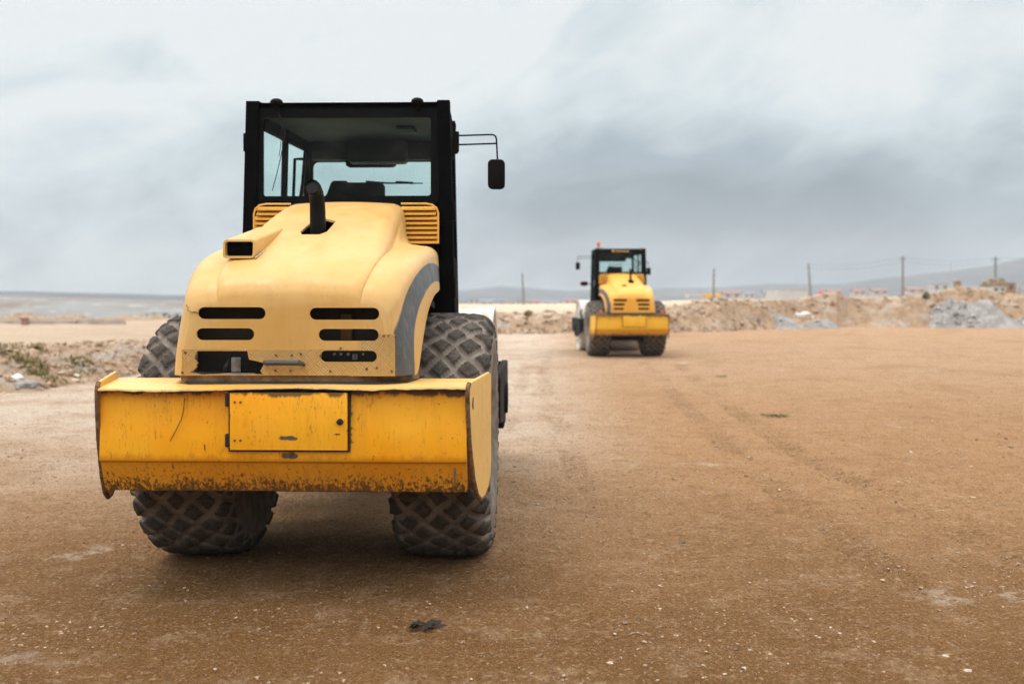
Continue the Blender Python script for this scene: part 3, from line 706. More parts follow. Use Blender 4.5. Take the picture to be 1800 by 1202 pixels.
        sl.build('slats', 'yellow_paint', lo)
        fr = MB(); t = .007
        fr.tube([(s*lx0, yl-.004, z1-.003), (s*(lx1-.09), yl-.004, z1-.003), (s*(lx1-.045), yl-.004, z1-.012), (s*(lx1-.015), yl-.004, z1-.035), (s*(lx1-.003), yl-.004, z1-.07), (s*(lx1-.003), yl-.004, z0)], t, 6)
        fr.build('slat_frame', 'yellow_paint', lo)
    # ---- cab
    cy0, cy1 = .65, 2.18; CB, CT = 1.40, 3.12
    w0, w1 = .795, .752                       # half widths bottom/top
    cw = lambda z: w0+(w1-w0)*max(0, min(1, (z-1.5)/(CT-1.5)))
    cab = empty('cab', (0, 0, 0)); cab.parent = root
    def wall(yA, yB, opening, name, mat):
        # full cab cross-section with a window opening
        x0, x1, z0, z1, rr = opening
        O = []; I = rrect(x0, x1, z0, z1, rr, 5); n = len(I)
        cx, cz = 0, (z0+z1)/2
        m = MB(); oa = []
        outl = [(cw(CT), CT), (-cw(CT), CT), (-cw(CB), CB), (cw(CB), CB)]
        per = 6
        for k in range(4): oa += [outl[k]]*per
        for t in (yA, yB):
            pass
        vo = [[m.bm.verts.new((p[0], t, p[1])) for p in outl] for t in (yA, yB)]; vi = [[m.bm.verts.new((p[0], t, p[1])) for p in I] for t in (yA, yB)]
        for q in range(2):
            for k in range(4):
                grp = [vi[q][k*6+j] for j in range(6)]
                m.bm.faces.new([vo[q][k]]+grp[::-1] if q else [vo[q][k]]+grp)
                nx = (k+1) % 4; m.bm.faces.new((vo[q][k], vi[q][k*6+5], vi[q][(nx*6) % 24], vo[q][nx]))
        for k in range(4): j = (k+1) % 4; m.bm.faces.new((vo[0][k], vo[0][j], vo[1][j], vo[1][k]))
        for k in range(24): j = (k+1) % 24; m.bm.faces.new((vi[0][k], vi[1][k], vi[1][j], vi[0][j]))
        return m.build(name, mat, cab, 30)
    rw = wall(cy0, cy0+.05, (-.655, .632, 2.425, 3.035, .03), 'rear_wall', 'black_paint')
    wf = wall(cy1-.05, cy1, (-.70, .70, 1.60, 2.90, .05), 'front_wall', 'black_paint')
    # window surround standing proud on the rear
    frame_prism(rrect(-.70, .676, 2.385, 3.085, .03), rrect(-.640, .618, 2.443, 3.018, .022), cy0-.022, cy0-.002, 'window_frame', 'black_panel', cab)
    g = MB(); g.prism(rrect(-.650, .628, 2.433, 3.028, .02), cy0+.004, cy0+.010); g.build('rear_window', 'glass', cab, 0)
    g = MB(); g.prism(rrect(-.71, .71, 1.59, 2.91, .04), cy1-.04, cy1-.034); g.build('front_window', 'glass', cab, 0)
    # corner posts standing proud of the rear wall
    for s in (-1, 1):
        p = MB(); a, b, c, d = .815, .715, .762, .665
        z1 = CT+.022
        V = [(s*(cw(CB)+.012), CB), (s*(w1+.010), z1), (s*(w1-.085), z1), (s*(cw(CB)-.095), CB)]
        p.prism(V, cy0-.045, cy0+.075, bev=.008, seg=2); p.build('corner_post', 'black_paint', cab)
    # side walls: lower panel, header rail, posts, glass
    for s in (-1, 1):
        sd = MB()
        def quad(ya, yb, za, zb, th=.045):
            P = [(s*(cw(za)-.003), ya, za), (s*(cw(za)-.003), yb, za), (s*(cw(zb)-.003), yb, zb), (s*(cw(zb)-.003), ya, zb)]
            A = [sd.bm.verts.new(q) for q in P]; B = [sd.bm.verts.new((q[0]-s*th, q[1], q[2])) for q in P]
            sd.bm.faces.new(A); sd.bm.faces.new(B[::-1])
            for i in range(4): j = (i+1) % 4; sd.bm.faces.new((A[i], B[i], B[j], A[j]))
        quad(cy0+.052, cy1-.052, CB, 2.02); quad(cy0+.052, cy1-.052, 2.98, CT-.001)
        quad(cy0+.076, cy0+.15, 2.021, 2.979); quad(cy0+.78, cy0+.84, 2.021, 2.979, .04); quad(cy1-.12, cy1-.053, 2.021, 2.979)
        sd.build('side_wall', 'black_paint', cab, 25)
        g = MB(); th = .005; P = [(s*(cw(2.0)-.02), cy0+.1, 2.0), (s*(cw(2.0)-.02), cy1-.08, 2.0), (s*(cw(3.0)-.02), cy1-.08, 3.0), (s*(cw(3.0)-.02), cy0+.1, 3.0)]
        A = [g.bm.verts.new(q) for q in P]; B = [g.bm.verts.new((q[0]-s*th, q[1], q[2])) for q in P]
        g.bm.faces.new(A); g.bm.faces.new(B[::-1])
        for i in range(4): j = (i+1) % 4; g.bm.faces.new((A[i], B[i], B[j], A[j]))
        g.build('side_window', 'glass', cab, 0)
        gr = MB(); gr.tube([(s*(w0-.09), cy0+.9, 2.2), (s*(w0-.10), cy0+.95, 2.85), (s*(w0-.06), cy0+1.3, 2.9)], .014, 8); gr.build('grab_rail', 'black_plastic', cab)
    # roof and liner
    rf = MB(); rf.prism([(-w1-.004, CT-.002), (w1+.004, CT-.002), (w1-.01, CT+.018), (w1-.12, CT+.012), (-w1+.12, CT+.012), (-w1+.01, CT+.018)], cy0-.02, cy1+.06, bev=.003)
    roof = rf.build('roof', 'black_paint', cab)
    ln = MB(); ln.box(-w1+.05, w1-.05, cy0+.052, cy1-.052, CT-.055, CT-.004); ln.box(-.28, .28, cy1-.30, cy1-.12, CT-.26, CT-.056, .03); ln.box(-.68, .68, cy1-.14, cy1-.053, 2.905, CT-.056, .01)
    ln.box(.27, .43, cy0+.6, cy0+.85, CT-.085, CT-.056, .01)
    ln.build('roof_lining', 'cab_liner', cab)
    # front visor notch hanging below the header (seen through the rear window)
    ln = MB(); ln.prism([(-.36, 2.91), (.16, 2.91), (.15, 2.86), (.12, 2.845), (-.32, 2.845), (-.35, 2.86)] if near else [(-.6, 2.95), (.5, 2.95), (.45, 2.80), (-.5, 2.80)], cy1-.085, cy1-.055); ln.build('sun_visor', 'black_plastic', cab)
    fl = MB(); fl.box(-.74, .74, cy0+.051, cy1-.051, CB-.02, CB+.04); fl.build('cab_floor', 'chassis', cab)
    # seat: cushion, backrest, headrest shape seen from behind
    st = empty('operator_seat', (0, 0, 0)); st.parent = cab
    k8 = 8.0/F; tx = lambda a: (a-900)*k8+1.185; tz = lambda b: H-(b-HY)*k8
    c = MB(); c.box(-.25, .27, 1.35, 1.85, 1.86, 1.98, .04); c.build('seat', 'seat_fabric', st)
    c = MB(); c.prism([(tx(566), 1.98), (tx(566), tz(346)), (tx(570), tz(340)), (tx(577), tz(322)), (tx(581), tz(318)), (tx(605), tz(318)), (tx(608), tz(321)), (tx(664), tz(321)), (tx(674), tz(323)), (tx(677), tz(328)), (tx(677), 1.98)], 1.28, 1.36, bev=.012, seg=2)
    c.build('backrest', 'seat_fabric', st)
    c = MB(); c.box(-.15, .17, 1.4, 1.8, CB+.04, 1.86, .02); c.build('seat_base', 'chassis', st)
    # steering column
    c = MB(); c.tube([(-.02, 2.06, 1.5), (-.02, 1.95, 2.15)], .04, 10); c.tube([(-.02+.17*math.cos(k*.4), 1.95-.06*math.sin(k*.4), 2.17+.16*math.sin(k*.4)*.5) for k in range(17)], .013, 8); c.build('steering_wheel', 'black_plastic', cab)
    # wiper on the front glass
    k9 = 8.85/F; rx = lambda a: (a-900)*k9+1.16; rz = lambda b: H-(b-HY)*k9
    c = MB(); c.tube([(rx(640), cy1-.065, rz(320)), (rx(680), cy1-.068, rz(323)), (rx(755), cy1-.065, rz(323.5))], [.009, .008, .005], 6); c.tube([(rx(700), cy1-.07, rz(321.5)), (rx(735), cy1-.07, rz(323))], .011, 6); c.build('wiper', 'black_plastic', cab)
    # work lights on the roof edge
    k7 = 7.32/F; ux = lambda a: (a-900)*k7+1.2; uz = lambda b: H-(b-HY)*k7
    for a in (487, 738) if near else (470, 760):
        c = MB(); c.ball((ux(a), cy0-.07, CT+.005), .048, 2, (1, .8, .62)); c.box(ux(a)-.012, ux(a)+.012, cy0-.06, cy0-.02, CT-.05, CT+.0, .003)
        wl = c.build('work_light', 'black_plastic', cab)
        if not near: c = MB(); c.ball((ux(a), cy0-.10, CT-.005), .025, 1); c.build('lens', 'amber_lens', wl)
    if near:
        c = MB(); c.tube([(ux(487), cy0-.05, uz(190)), (ux(490), cy0-.04, uz(202)), (ux(497), cy0-.035, uz(212)), (ux(500), cy0-.035, uz(235)), (ux(496), cy0-.035, uz(258)), (ux(490), cy0-.03, uz(285)), (ux(484), cy0-.03, uz(310)), (ux(477), cy0-.03, uz(335))], .0032, 5)
        c.tube([(ux(489), cy0-.05, uz(198)), (ux(495), cy0-.04, uz(220)), (ux(492), cy0-.03, uz(255)), (ux(489), cy0-.03, uz(275))], .0025, 5)
        c.build('wire', 'wire', cab)
        c = MB(); c.prism([(ux(469), uz(338)), (ux(475), uz(300)), (ux(480), uz(240)), (ux(484), uz(232)), (ux(484), uz(250)), (ux(480), uz(300)), (ux(475), uz(340))], cy0+.75, cy0+.79); c.build('door_stay', 'black_plastic', cab)
        # hinges on the right
        for y0_, y1_ in ((355, 388), (488, 524)):
            c = MB(); c.box(ux(795), ux(806.5), cy0-.03, cy0+.03, uz(y1_), uz(y0_), .006); 
            hg = c.build('door_hinge', 'black_panel', cab)
            for q in (.2, .5, .8): b = MB(); b.ball((ux(799), cy0-.031, uz(y0_+(y1_-y0_)*q)), .0045, 1); b.build('bolt', 'grey_metal', hg)
        c = MB(); c.box(ux(424.5), ux(431), cy0-.02, cy0+.03, uz(265), uz(233), .004); c.build('door_latch', 'black_panel', cab)
    # mirrors
    def mirror(s, ext):
        mr = empty('mirror', (0, 0, 0)); mr.parent = root
        X = lambda a: s*(ux(a)+(ext if a > 850 else 0)); yb = cy0+.0
        c = MB(); c.prism([(X(795), uz(213)), (X(799), uz(213)), (X(801), uz(220)), (X(800), uz(231)), (X(806), uz(232)), (X(806), uz(265)), (X(803), uz(270)), (X(795), uz(271))], yb-.02, yb+.02, bev=.003); c.build('mirror_bracket', 'black_plastic', mr)
        c = MB(); c.tube([(X(804), yb, uz(238.5)), (X(860), yb, uz(237)), (X(867), yb, uz(237.5)), (X(870.5), yb, uz(240)), (X(872), yb, uz(245)), (X(872.5), yb, uz(255)), (X(874), yb, uz(285))], .0062, 8)
        c.tube([(X(804), yb, uz(254.5)), (X(872.3), yb, uz(252.5))], .0062, 8); c.build('mirror_arm', 'black_plastic', mr)
        c = MB(); c.prism([(q[0], q[1]) for q in rrect(*sorted((X(857), X(887))), uz(333), uz(281), .035, 6)], yb-.03, yb+.02, bev=.008, seg=2); hd = c.build('mirror_head', 'black_plastic', mr)
        c = MB(); c.prism(rrect(*sorted((X(860), X(884))), uz(330), uz(284), .03, 6), yb+.0205, yb+.023); c.build('mirror_glass', 'grey_metal', hd)
        return mr
    if near: mirror(1, 0)
    else:
        a = mirror(-1, .22); a.location = (.03, .1, .02)
        b = mirror(1, 0); b.location = (-.20, .25, -.13); b.scale = (1, 1, 1)
        c = MB(); c.tube([(-.66, cy0+.1, CT+.01), (-.66, cy0+.1, CT+.10)], .02, 8); c.lathe([(CT+.10, .045), (CT+.11, .055), (CT+.18, .052), (CT+.215, .03), (CT+.22, .0005)], (-.66, cy0+.1, 0), 'z', 16); c.build('beacon', 'orange_lens', cab)
        c = MB()
        for i in range(9): x = -.16+i*.046; c.box(x, x+.034, cy0-.05, cy0-.023, 3.035, 3.075)
        c.ball((-.235, cy0-.035, 3.06), .045, 2, (1, .4, .8)); 
        c.build('lettering', 'letter_amber', cab)
        c = MB(); c.tube([(-.78, .62, 2.05), (-1.02, .60, 2.10)], .012, 6); c.box(-1.20, -1.0, .55, .62, 2.03, 2.16, .03); ml = c.build('marker_light', 'black_plastic', root)
        c = MB(); c.box(-1.235, -1.2, .55, .62, 2.05, 2.13, .01); c.build('lens', 'orange_lens', ml)
    for o in cab.children_recursive:
        if o.type == 'MESH':
            for v in o.data.vertices:
                k = 1-.115*max(0, min(1, (v.co.y-cy0)/1.5)); v.co.x *= k*(.972 if v.co.x > 0 else 1)
    # ---- running gear
    for s in (-1, 1): wheel(root, s*.79, s)
    c = MB(); c.tube([(-.62, 0, .79), (-.3, 0, .79), (-.25, 0, .79), (.25, 0, .79), (.3, 0, .79), (.62, 0, .79)], [.15, .15, .26, .26, .15, .15], 20); c.build('axle', 'chassis', root)
    c = MB(); c.box(-.46, .46, -.83, -.25, .60, 1.20, .02); c.box(-.459, .459, -.27, .9, .44, 1.19, .02); c.box(-.44, .44, .9, 1.35, .6, 1.3, .02); c.box(-.68, .68, .35, 2.1, 1.05, 1.38, .02); c.build('chassis_frame', 'chassis', root)  # chassis, with low wide belly boxes added to deepen the shade underneath
    for s in (-1, 1): c = MB(); c.prism([(-.80, 1.24), (-.45, 1.60), (0, 1.70), (.35, 1.66), (.35, 1.62), (0, 1.65), (-.42, 1.55), (-.76, 1.22)], *sorted((s*.46, s*.66)), axis='x'); c.build('wheel_arch', 'chassis', root)
    # steps by the cab
    for s in (-1, 1):
        for xo, z in ((1.0, .95), (.95, .60)): c = MB(); c.box(min(s*.68, s*xo), max(s*.68, s*xo), 1.0, 1.5, z, z+.04, .01); c.build('step', 'chassis', root)
    # drum
    dy = 3.05
    c = MB(); c.lathe([(-.86, .0005), (-.90, .40), (-.93, .74), (-.96, .765), (-.965, .795), (-.95, .80), (.95, .80), (.965, .795), (.96, .765), (.93, .74), (.90, .40), (.86, .0005)], (0, dy, .80), 'x', 72)
    c.build('drum', 'drum', root, 35)
    # front yoke
    yk = empty('drum_frame', (0, 0, 0)); yk.parent = root
    for s in (-1, 1):
        c = MB(); c.prism([(2.0, .99), (2.05, 1.03), (dy+.9, 1.03), (dy+.95, .93), (dy+.95, .62), (dy+.3, .55), (dy+.25, .45), (dy-.25, .45), (dy-.3, .52), (2.0, .60)], *sorted((s*.99, s*1.06)), axis='x', bev=.01)
        c.tube([(s*.93, dy, .72), (s*1.09, dy, .72)], .15, 20); c.build('side_beam', 'chassis', yk)
        c = MB(); c.tube([(s*.95, 2.2, 1.0), (s*1.0, 2.2, 1.18), (s*.96, 2.3, 1.30)], .03, 8); c.build('hose', 'dark_metal', yk)
    c = MB(); c.box(-.99, .99, 1.85, 2.12, .62, 1.03, .02); c.build('cross_beam', 'chassis', yk); c = MB(); c.box(-.99, .99, dy+.83, dy+.94, .62, 1.02, .02); c.build('cross_beam', 'chassis', yk)
    return root
plain('worn_rust', (.16, .085, .04), .8, .1, var=.8, sc=30, bumpy=.6)
plain('grime', (.022, .017, .012), .9, var=.5)
plain('bare_steel', (.12, .085, .055), .6, .3, var=.5, sc=60)
plain('skirt_black', (.03, .032, .03), .7, var=.5)
plain('dark_ochre', (.10, .055, .015), .7)
plain('amber_lens', (.45, .28, .1), .3)
r1 = make_roller((-1.215, 6.70, 0), R(-1.6), True)
tag(r1, 'large yellow road roller close up, scuffed bumper and broken corner in its patched hood', 'road roller')
r2 = make_roller((3.27, 28.9, 0), R(3.5), False)
tag(r2, 'small distant yellow road roller with an orange beacon on its black cab', 'road roller')
# ------------------------------------------------------------------ terrain
def nz(x, y, f, s=0): return mn.noise(Vector((x*f, y*f, s)))
def fb(x, y, f, o=4, s=0):
    a = 0; k = 1
    for i in range(o): a += k*nz(x, y, f*2**i, s+i*3.1); k *= .5
    return a
TR = [  # wheel tracks: list of (x,y) centre lines and width
    ([(2.30, 3.0), (2.34, 7.9), (2.36, 10), (2.75, 16), (3.3, 23.5), (3.6, 30)], .34),
    ([(3.3, 6.0), (3.10, 10.7), (3.4, 16), (4.1, 24), (5, 32)], .34),
    ([(.55, 7.2), (.62, 9.5), (.66, 12.5), (.62, 16), (.66, 22), (1.0, 28), (1.6, 36)], .30),
    ([(-.35, 9), (-.1, 12), (.15, 18), (.45, 28)], .30)]
def ground():
    ys = np.concatenate([np.arange(2.6, 14, .026), np.arange(14, 30, .09), np.geomspace(30, 1900, 70)])
    # x lanes widen with distance so the sheet reaches the horizon
    u = np.concatenate([np.linspace(-400, -1.5, 8)[:-1], np.linspace(-1.5, -.56, 40)[:-1], np.linspace(-.56, .56, 420), np.linspace(.56, 1.5, 40)[1:], np.linspace(1.5, 400, 8)[1:]])
    ys = np.concatenate([np.geomspace(.05, 2.6, 12)[:-1]*1.0, ys])
    X = np.zeros((len(ys), len(u))); Y = np.zeros_like(X)
    for i, y in enumerate(ys): X[i] = np.clip(u*max(y, 3.5), -2500, 2500); Y[i] = y
    # behind the camera: extend
    Y[0] = -60
    Z = np.zeros_like(X); T = np.zeros_like(X)
    def bn(A, f, seed, n=8):
        out = np.zeros_like(A); r = np.random.default_rng(seed)
        for _ in range(n):
            th = r.random()*6.28; k = f*(.6+.9*r.random()); out += np.sin((X*math.cos(th)+Y*math.sin(th))*k*6.28+r.random()*6.28)
        return out/n
    near = np.clip((40-Y)/25, 0, 1)
    Z += near*(.018*bn(X, .25, 1)+.008*bn(X, 1.1, 2)+.0035*bn(X, 3.7, 3)+.0022*bn(X, 8, 4, 12))
    # keep level under the near machine
    for pts, w in TR:
        px = np.interp(Y, [p[1] for p in pts], [p[0] for p in pts], left=99, right=99)
        for off in (0,):
            d = X-px; inn = np.clip((w/2-np.abs(d))/.05, 0, 1); e = np.clip((pts[-1][1]-Y)/6, 0, 1)*np.clip((Y-pts[0][1])/2, 0, 1)
            a = d/.15+Y/.17; b = d/.15-Y/.17
            q = np.maximum(np.abs((a % 1)-.5), np.abs((b % 1)-.5))*2; lug = np.clip((.80-q)/.2, 0, 1)
            patch = np.clip(bn(X, .35, 11)*2.2+.55, 0, 1)
            Z -= inn*e*(.004+.016*lug*patch)*near; Z += np.exp(-((np.abs(d)-w/2-.03)/.035)**2)*e*.006*near
            T += inn*e*patch*(.06+.42*lug)
    lm = np.clip((-X/np.maximum(Y, 1)*1750-330)/60, 0, 1); Z -= np.clip((Y-80)*.02, 0, 6); Z -= lm*np.clip((Y-62)*.16, 0, 4.5)
    V = np.stack([X, Y, Z], -1).reshape(-1, 3); me = grid_mesh(V, len(ys), len(u)); fattr(me, 'trk', np.clip(T, 0, .7))
    me.flip_normals() if me.polygons[0].normal.z < 0 else None
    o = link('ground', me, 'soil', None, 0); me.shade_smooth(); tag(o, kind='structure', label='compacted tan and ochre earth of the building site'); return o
ground()
def polar(name, mat, az0, az1, na, ds, zf, label, kind='structure', smooth=True, jit=0):
    """height field on rays from the site's middle; az in photo columns"""
    V = []
    pxs = np.linspace(az0, az1, na)
    for i, px in enumerate(pxs):
        for j, t in enumerate(ds):
            D, z = zf(px, t); x = (px-900)/F*D
            V.append((x, D, z))
    me = grid_mesh(np.array(V), na, len(ds)); me.flip_normals() if me.polygons[len(me.polygons)//2].normal.z < 0 else None
    o = link(name, me, mat, None, 0)
    if smooth: me.shade_smooth()
    tag(o, kind=kind, label=label); return o
def Y2Z(py, D): return H+(HY-py)*D/F
# right bank
bx = [820, 870, 1000, 1180, 1260, 1310, 1360, 1400, 1450, 1470, 1490, 1560, 1600, 1640, 1665, 1690, 1720, 1760, 1800, 1900, 2400]
bt = [549, 549, 546, 535, 526, 527, 527, 526, 515, 513, 521, 522, 520, 516, 508, 504, 507, 514, 520, 524, 530]
bb = [589, 588, 586, 585, 583, 580, 578, 576, 575, 575, 574, 573, 573, 572, 571, 571, 571, 570, 570, 568, 562]
def bankD(px): return H*F/(np.interp(px, bx, bb)-HY)
def bank(px, t):
    D0 = bankD(px); zt = Y2Z(np.interp(px, bx, bt), D0+3.5)
    if t <= 1:
        D = D0+3.5*t; s = t*t*(3-2*t); s = .35*t+.65*s; z = zt*s
        x = (px-900)/F*D
        amp = math.sin(math.pi*min(1, t*1.05)) if t < .95 else .25
        z += .30*amp*fb(x, D*.6, .55, 5, 2)+.05*amp*fb(x, D, 3, 3, 5); z = z-.05 if t < .02 else z
        D += .8*amp*fb(x, z, .35, 4, 9)
        return D, z
    D = D0+3.5+(t-1)*30; zp = min(zt, np.interp(px, [820, 1000, 1180, 1260], [.92, .97, 1.30, 1.42]))
    k = min(1, (t-1)/.25); z = zt+(zp-zt)*k; x = (px-900)/F*D
    z += .10*fb(x, D, .3, 4, 7)*(1-k*.5)*min(1, (t-1)*8+.3); z -= max(0, D-112)*.016*np.interp(px, [1150, 1300], [1, .35])
    return D, z
ts = list(np.linspace(0, 1, 26))+[1.03, 1.07, 1.12, 1.2, 1.3, 1.5, 1.8, 2.3, 3, 4.2, 6, 9, 14]
polar('earth_bank', 'bank_soil', 800, 2500, 900, ts, bank, 'excavated tan earth bank along the far edge of the lot')
# left bank: low rubble mound then sandy track
def lbank(px, t):
    D0 = np.interp(px, [-600, 0, 60, 110, 166, 330, 700, 820], [14.5, 17.6, 18.0, 18.9, 19.7, 24, 40, 48])
    zt = np.interp(px, [-600, 0, 330, 820], [.66, .62, .52, .5])
    if t <= 1:
        D = D0+5.5*t; x = (px-900)/F*D; a = math.sin(math.pi*t)**.6 if 0 < t < 1 else 0
        z = zt*(t**.75)+a*(.24*fb(x, D, .5, 5, 3)+.09*fb(x, D, 2.4, 4, 8)); z = z-.03 if t < .02 else z
        return D, z
    D = D0+5.5+(t-1)*14; x = (px-900)/F*D; return D, zt+.08*fb(x, D, .25, 3, 4)*min(1, (t-1)*3)-.10*max(0, t-2)
ts = list(np.linspace(0, 1, 60))+[1.05, 1.12, 1.2, 1.3, 1.5, 1.7, 2, 2.4, 3]
polar('rubble_bank', 'bank_soil', -700, 830, 520, ts, lbank, 'low rubble mound and sandy track left of the lot')
# pale quarry slope far left
def quarry(px, t):
    D = 105+t*160; top = np.interp(px, [-900, 0, 60, 200, 330, 600, 900], [524, 522, 522, 525, 530, 536, 541])
    x = (px-900)/F*D; zt = Y2Z(top, 265); st = t*5+.35*fb(x, D, .015, 2, 3); q = (math.floor(st)+min(1, max(0, (st-math.floor(st))*1.8)))/5
    z = -7+(zt+7)*(.72*t+.28*min(1, q))+.75*fb(x, D, .05, 5, 6)*min(1, 3*(1-t)+.25); return D, z
polar('quarry_slope', 'quarry', -900, 900, 420, list(np.linspace(0, 1, 110)), quarry, 'pale grey terraced quarry slope beyond the low wall')
def hills(name, mat, xs, tops, D0, depth, label, f=.004, amp=12):
    def fn(px, t):
        D = D0+depth*t; top = np.interp(px, xs, tops); x = (px-900)/F*D; a = t if t < .6 else .6+(1-t)*.0+(.4*(t-.6)/.4)
        zt = Y2Z(top, D0+depth); z = -4+(zt+4)*math.sin(min(t, 1)*math.pi/2)+amp*fb(x, D, f, 5, 2)*t*.5
        return D, z
    polar(name, mat, xs[0], xs[-1], 260, list(np.linspace(0, 1, 30))+[1.15], lambda px, t: fn(px, t) if t <= 1 else (D0+depth*1.3, -6), label)
hills('hills', 'hill', [-1200, -300, 0, 60, 180, 330, 500, 800], [498, 509, 511, 511.5, 516, 520, 521, 523], 520, 300, 'low dark ridge on the left horizon', amp=3)
hills('hills', 'hill', [700, 820, 880, 930, 1000, 1150, 1250, 1350, 1450, 1600, 2000], [520, 512, 505, 506, 512, 507, 504, 499, 500, 508, 515], 1150, 550, 'faint blue hills beyond the town', amp=6)
hills('hills', 'hill', [1180, 1350, 1480, 1540, 1600, 1680, 1740, 1800, 1900, 2500], [522, 511, 501, 491, 486, 478, 470, 456, 436, 415], 900, 450, 'blue mountain flank rising at the right', amp=6)
# ------------------------------------------------------------------ stone heaps
def heap(name, px0, px1, D, pyb, tops, label, cat, seed, mat='gravel_grey', dep=5):
    xa, xb = (px0-900)/F*D, (px1-900)/F*D; n = 140; V = []; nv = 60
    for i in range(n):
        s = i/(n-1); x = xa+(xb-xa)*s; top = np.interp(px0+(px1-px0)*s, [a for a, b in tops], [b for a, b in tops]); zt = max(.0, Y2Z(top, D))
        for j in range(nv):
            t = j/(nv-1)*2-1; w = max(0, 1-abs(t)**1.3)
            y = D+dep*.5*t*(.35+.65*math.sin(math.pi*s)**.5)
            z = zt*w+(.20*fb(x, y, .9, 6, seed)+.10*fb(x, y, 3.5, 4, seed+2))*min(1, 4*w)*min(1, 6*s, 6*(1-s))-.03
            V.append((x, y, z))
    me = grid_mesh(np.array(V), n, nv); me.flip_normals() if me.polygons[n*nv//2].normal.z < 0 else None
    if mat == 'gravel_grey':
        r_ = random.Random(seed)
        for _ in range(260 if xb-xa > 4 else 60):
            v = V[r_.randrange(len(V)//2)]; HP_.append((v[0], v[1], v[2]+.02, .04+.13*r_.random()**2.5))
    o = link(name, me, mat, None, 0); me.shade_smooth(); tag(o, label, cat)
    return o
HP_ = []
heap('gravel_heap', 1608, 1792, 57, 572, [(1608, 572), (1625, 558), (1650, 536), (1672, 528), (1700, 529), (1735, 530), (1752, 541), (1770, 553), (1792, 568)], 'broad grey heap of broken stone at the right edge of the lot', 'gravel heap', 5)
heap('gravel_heap', 1772, 1860, 57, 572, [(1772, 571), (1790, 558), (1820, 550), (1860, 572)], 'small grey stone pile cut off by the right picture edge', 'gravel heap', 8, dep=3)
heap('gravel_heap', 1322, 1408, 55, 577, [(1322, 577), (1345, 566), (1364, 551), (1376, 553), (1388, 558), (1408, 577)], 'dull grey patch of gravel tipped against the bank left of the white sheet', 'gravel heap', 12, dep=4)
heap('gravel_heap', 1404, 1480, 55, 577, [(1404, 577), (1420, 569), (1436, 561), (1452, 563), (1466, 570), (1480, 577)], 'low grey gravel pile right of the white sheet', 'gravel heap', 14, dep=3)
heap('earth_heap', 1380, 1500, 62, 560, [(1380, 560), (1425, 524), (1453, 513), (1470, 516), (1500, 560)], 'brown earth heap topping the bank beside a leaning pole', 'earth heap', 17, 'bank_soil', 5)
heap('earth_heap', 1500, 1640, 57.5, 574, [(1500, 574), (1560, 536), (1600, 522), (1622, 527), (1640, 574)], 'smooth tan cone of earth left of the grey stone heap', 'earth heap', 19, 'bank_soil', 4)
heap('earth_heap', -60, 190, 58, 573, [(-60, 572), (0, 556), (40, 552), (90, 558), (140, 556), (190, 572)], 'low tan spoil ridge behind the low wall at far left', 'earth heap', 31, 'bank_soil', 5)
heap('earth_heap', 120, 330, 60, 572, [(120, 572), (180, 559), (240, 553), (290, 558), (330, 571)], 'tan spoil ridge between the low wall end and the near roller', 'earth heap', 33, 'bank_soil', 5)
def lump(px, py, D, w, h, label, cat, name, mat, seed):
    m = MB(); m.ball((0, 0, 0), 1, 3, (w/2, w/2.5, h/2), .5); 
    o = m.build(name, mat, None, 60, ((px-900)/F*D, D, Y2Z(py, D))); o.rotation_euler = (0, .15, seed); return tag(o, label, cat)
lump(1413, 555, 51.5, 1.0, .36, 'white crumpled sheet lying on the far bank', 'plastic sheet', 'plastic_sheet', 'plastic_white', 1)
lump(28, 668, 18.6, .32, .22, 'white plastic bag caught in rubble at the left', 'plastic bag', 'plastic_bag', 'plastic_white', 2)
lump(44, 678, 18.2, .40, .2, 'grey lump of rubble beside the white bag', 'boulder', 'boulder', 'gravel_grey', 3)
lump(188, 655, 21.3, .45, .13, 'pale flat stone low on the left mound', 'boulder', 'boulder', 'gravel_grey', 4)
# ------------------------------------------------------------------ loose stones on banks and lot (uncountable)
def scatter(name, pts, mat, label):
    bm = bmesh.new(); bmesh.ops.create_icosphere(bm, subdivisions=1, radius=1)
    T = np.array([v.co for v in bm.verts]); Fc = np.array([[v.index for v in f.verts] for f in bm.faces]); bm.free()
    P = np.array(pts); n = len(P); g = np.random.default_rng(len(pts)); th = g.random(n)*6.28
    V = T[None]*(1+.28*g.standard_normal((n, len(T), 1)))*np.stack([np.full(n, 1.15), .7+.5*g.random(n), .4+.35*g.random(n)], -1)[:, None]
    X = V[..., 0]*np.cos(th)[:, None]-V[..., 1]*np.sin(th)[:, None]; Yy = V[..., 0]*np.sin(th)[:, None]+V[..., 1]*np.cos(th)[:, None]
    V = np.stack([X, Yy, V[..., 2]], -1)*P[:, 3][:, None, None]+P[:, None, :3]
    Q = (Fc[None]+(np.arange(n)*len(T))[:, None, None]).reshape(-1, 3)
    me = bpy.data.meshes.new(name); me.from_pydata(V.reshape(-1, 3).tolist(), [], Q.tolist())
    return tag(link(name, me, mat, None, 25), label, kind='stuff')
t = NT('pebble'); gi = t.n('ShaderNodeNewGeometry'); rnd = gi.outputs['Random Per Island']
M['pebble'] = t.done(t.ramp(rnd, (0, (.13, .075, .035)), (.35, (.30, .19, .11)), (.7, (.40, .29, .195)), (.975, (.52, .44, .36)), (1, (.16, .15, .15))), .9, 0, t.bump(t.noise(80), .4, .003), .2)
pts = []
for _ in range(11000):
    D = 3.6+11*random.random()**1.5; x = (random.random()*2-1)*.56*D
    if abs(fb(x, D, .5, 2, 5)) > .5*random.random()+.05: pts.append((x, D, .001, .0035+.009*random.random()**3.5))
for _ in range(2200):
    D = 8+22*random.random(); x = (random.random()*2-1)*.56*D; pts.append((x, D, .001, .006+.016*random.random()**4))
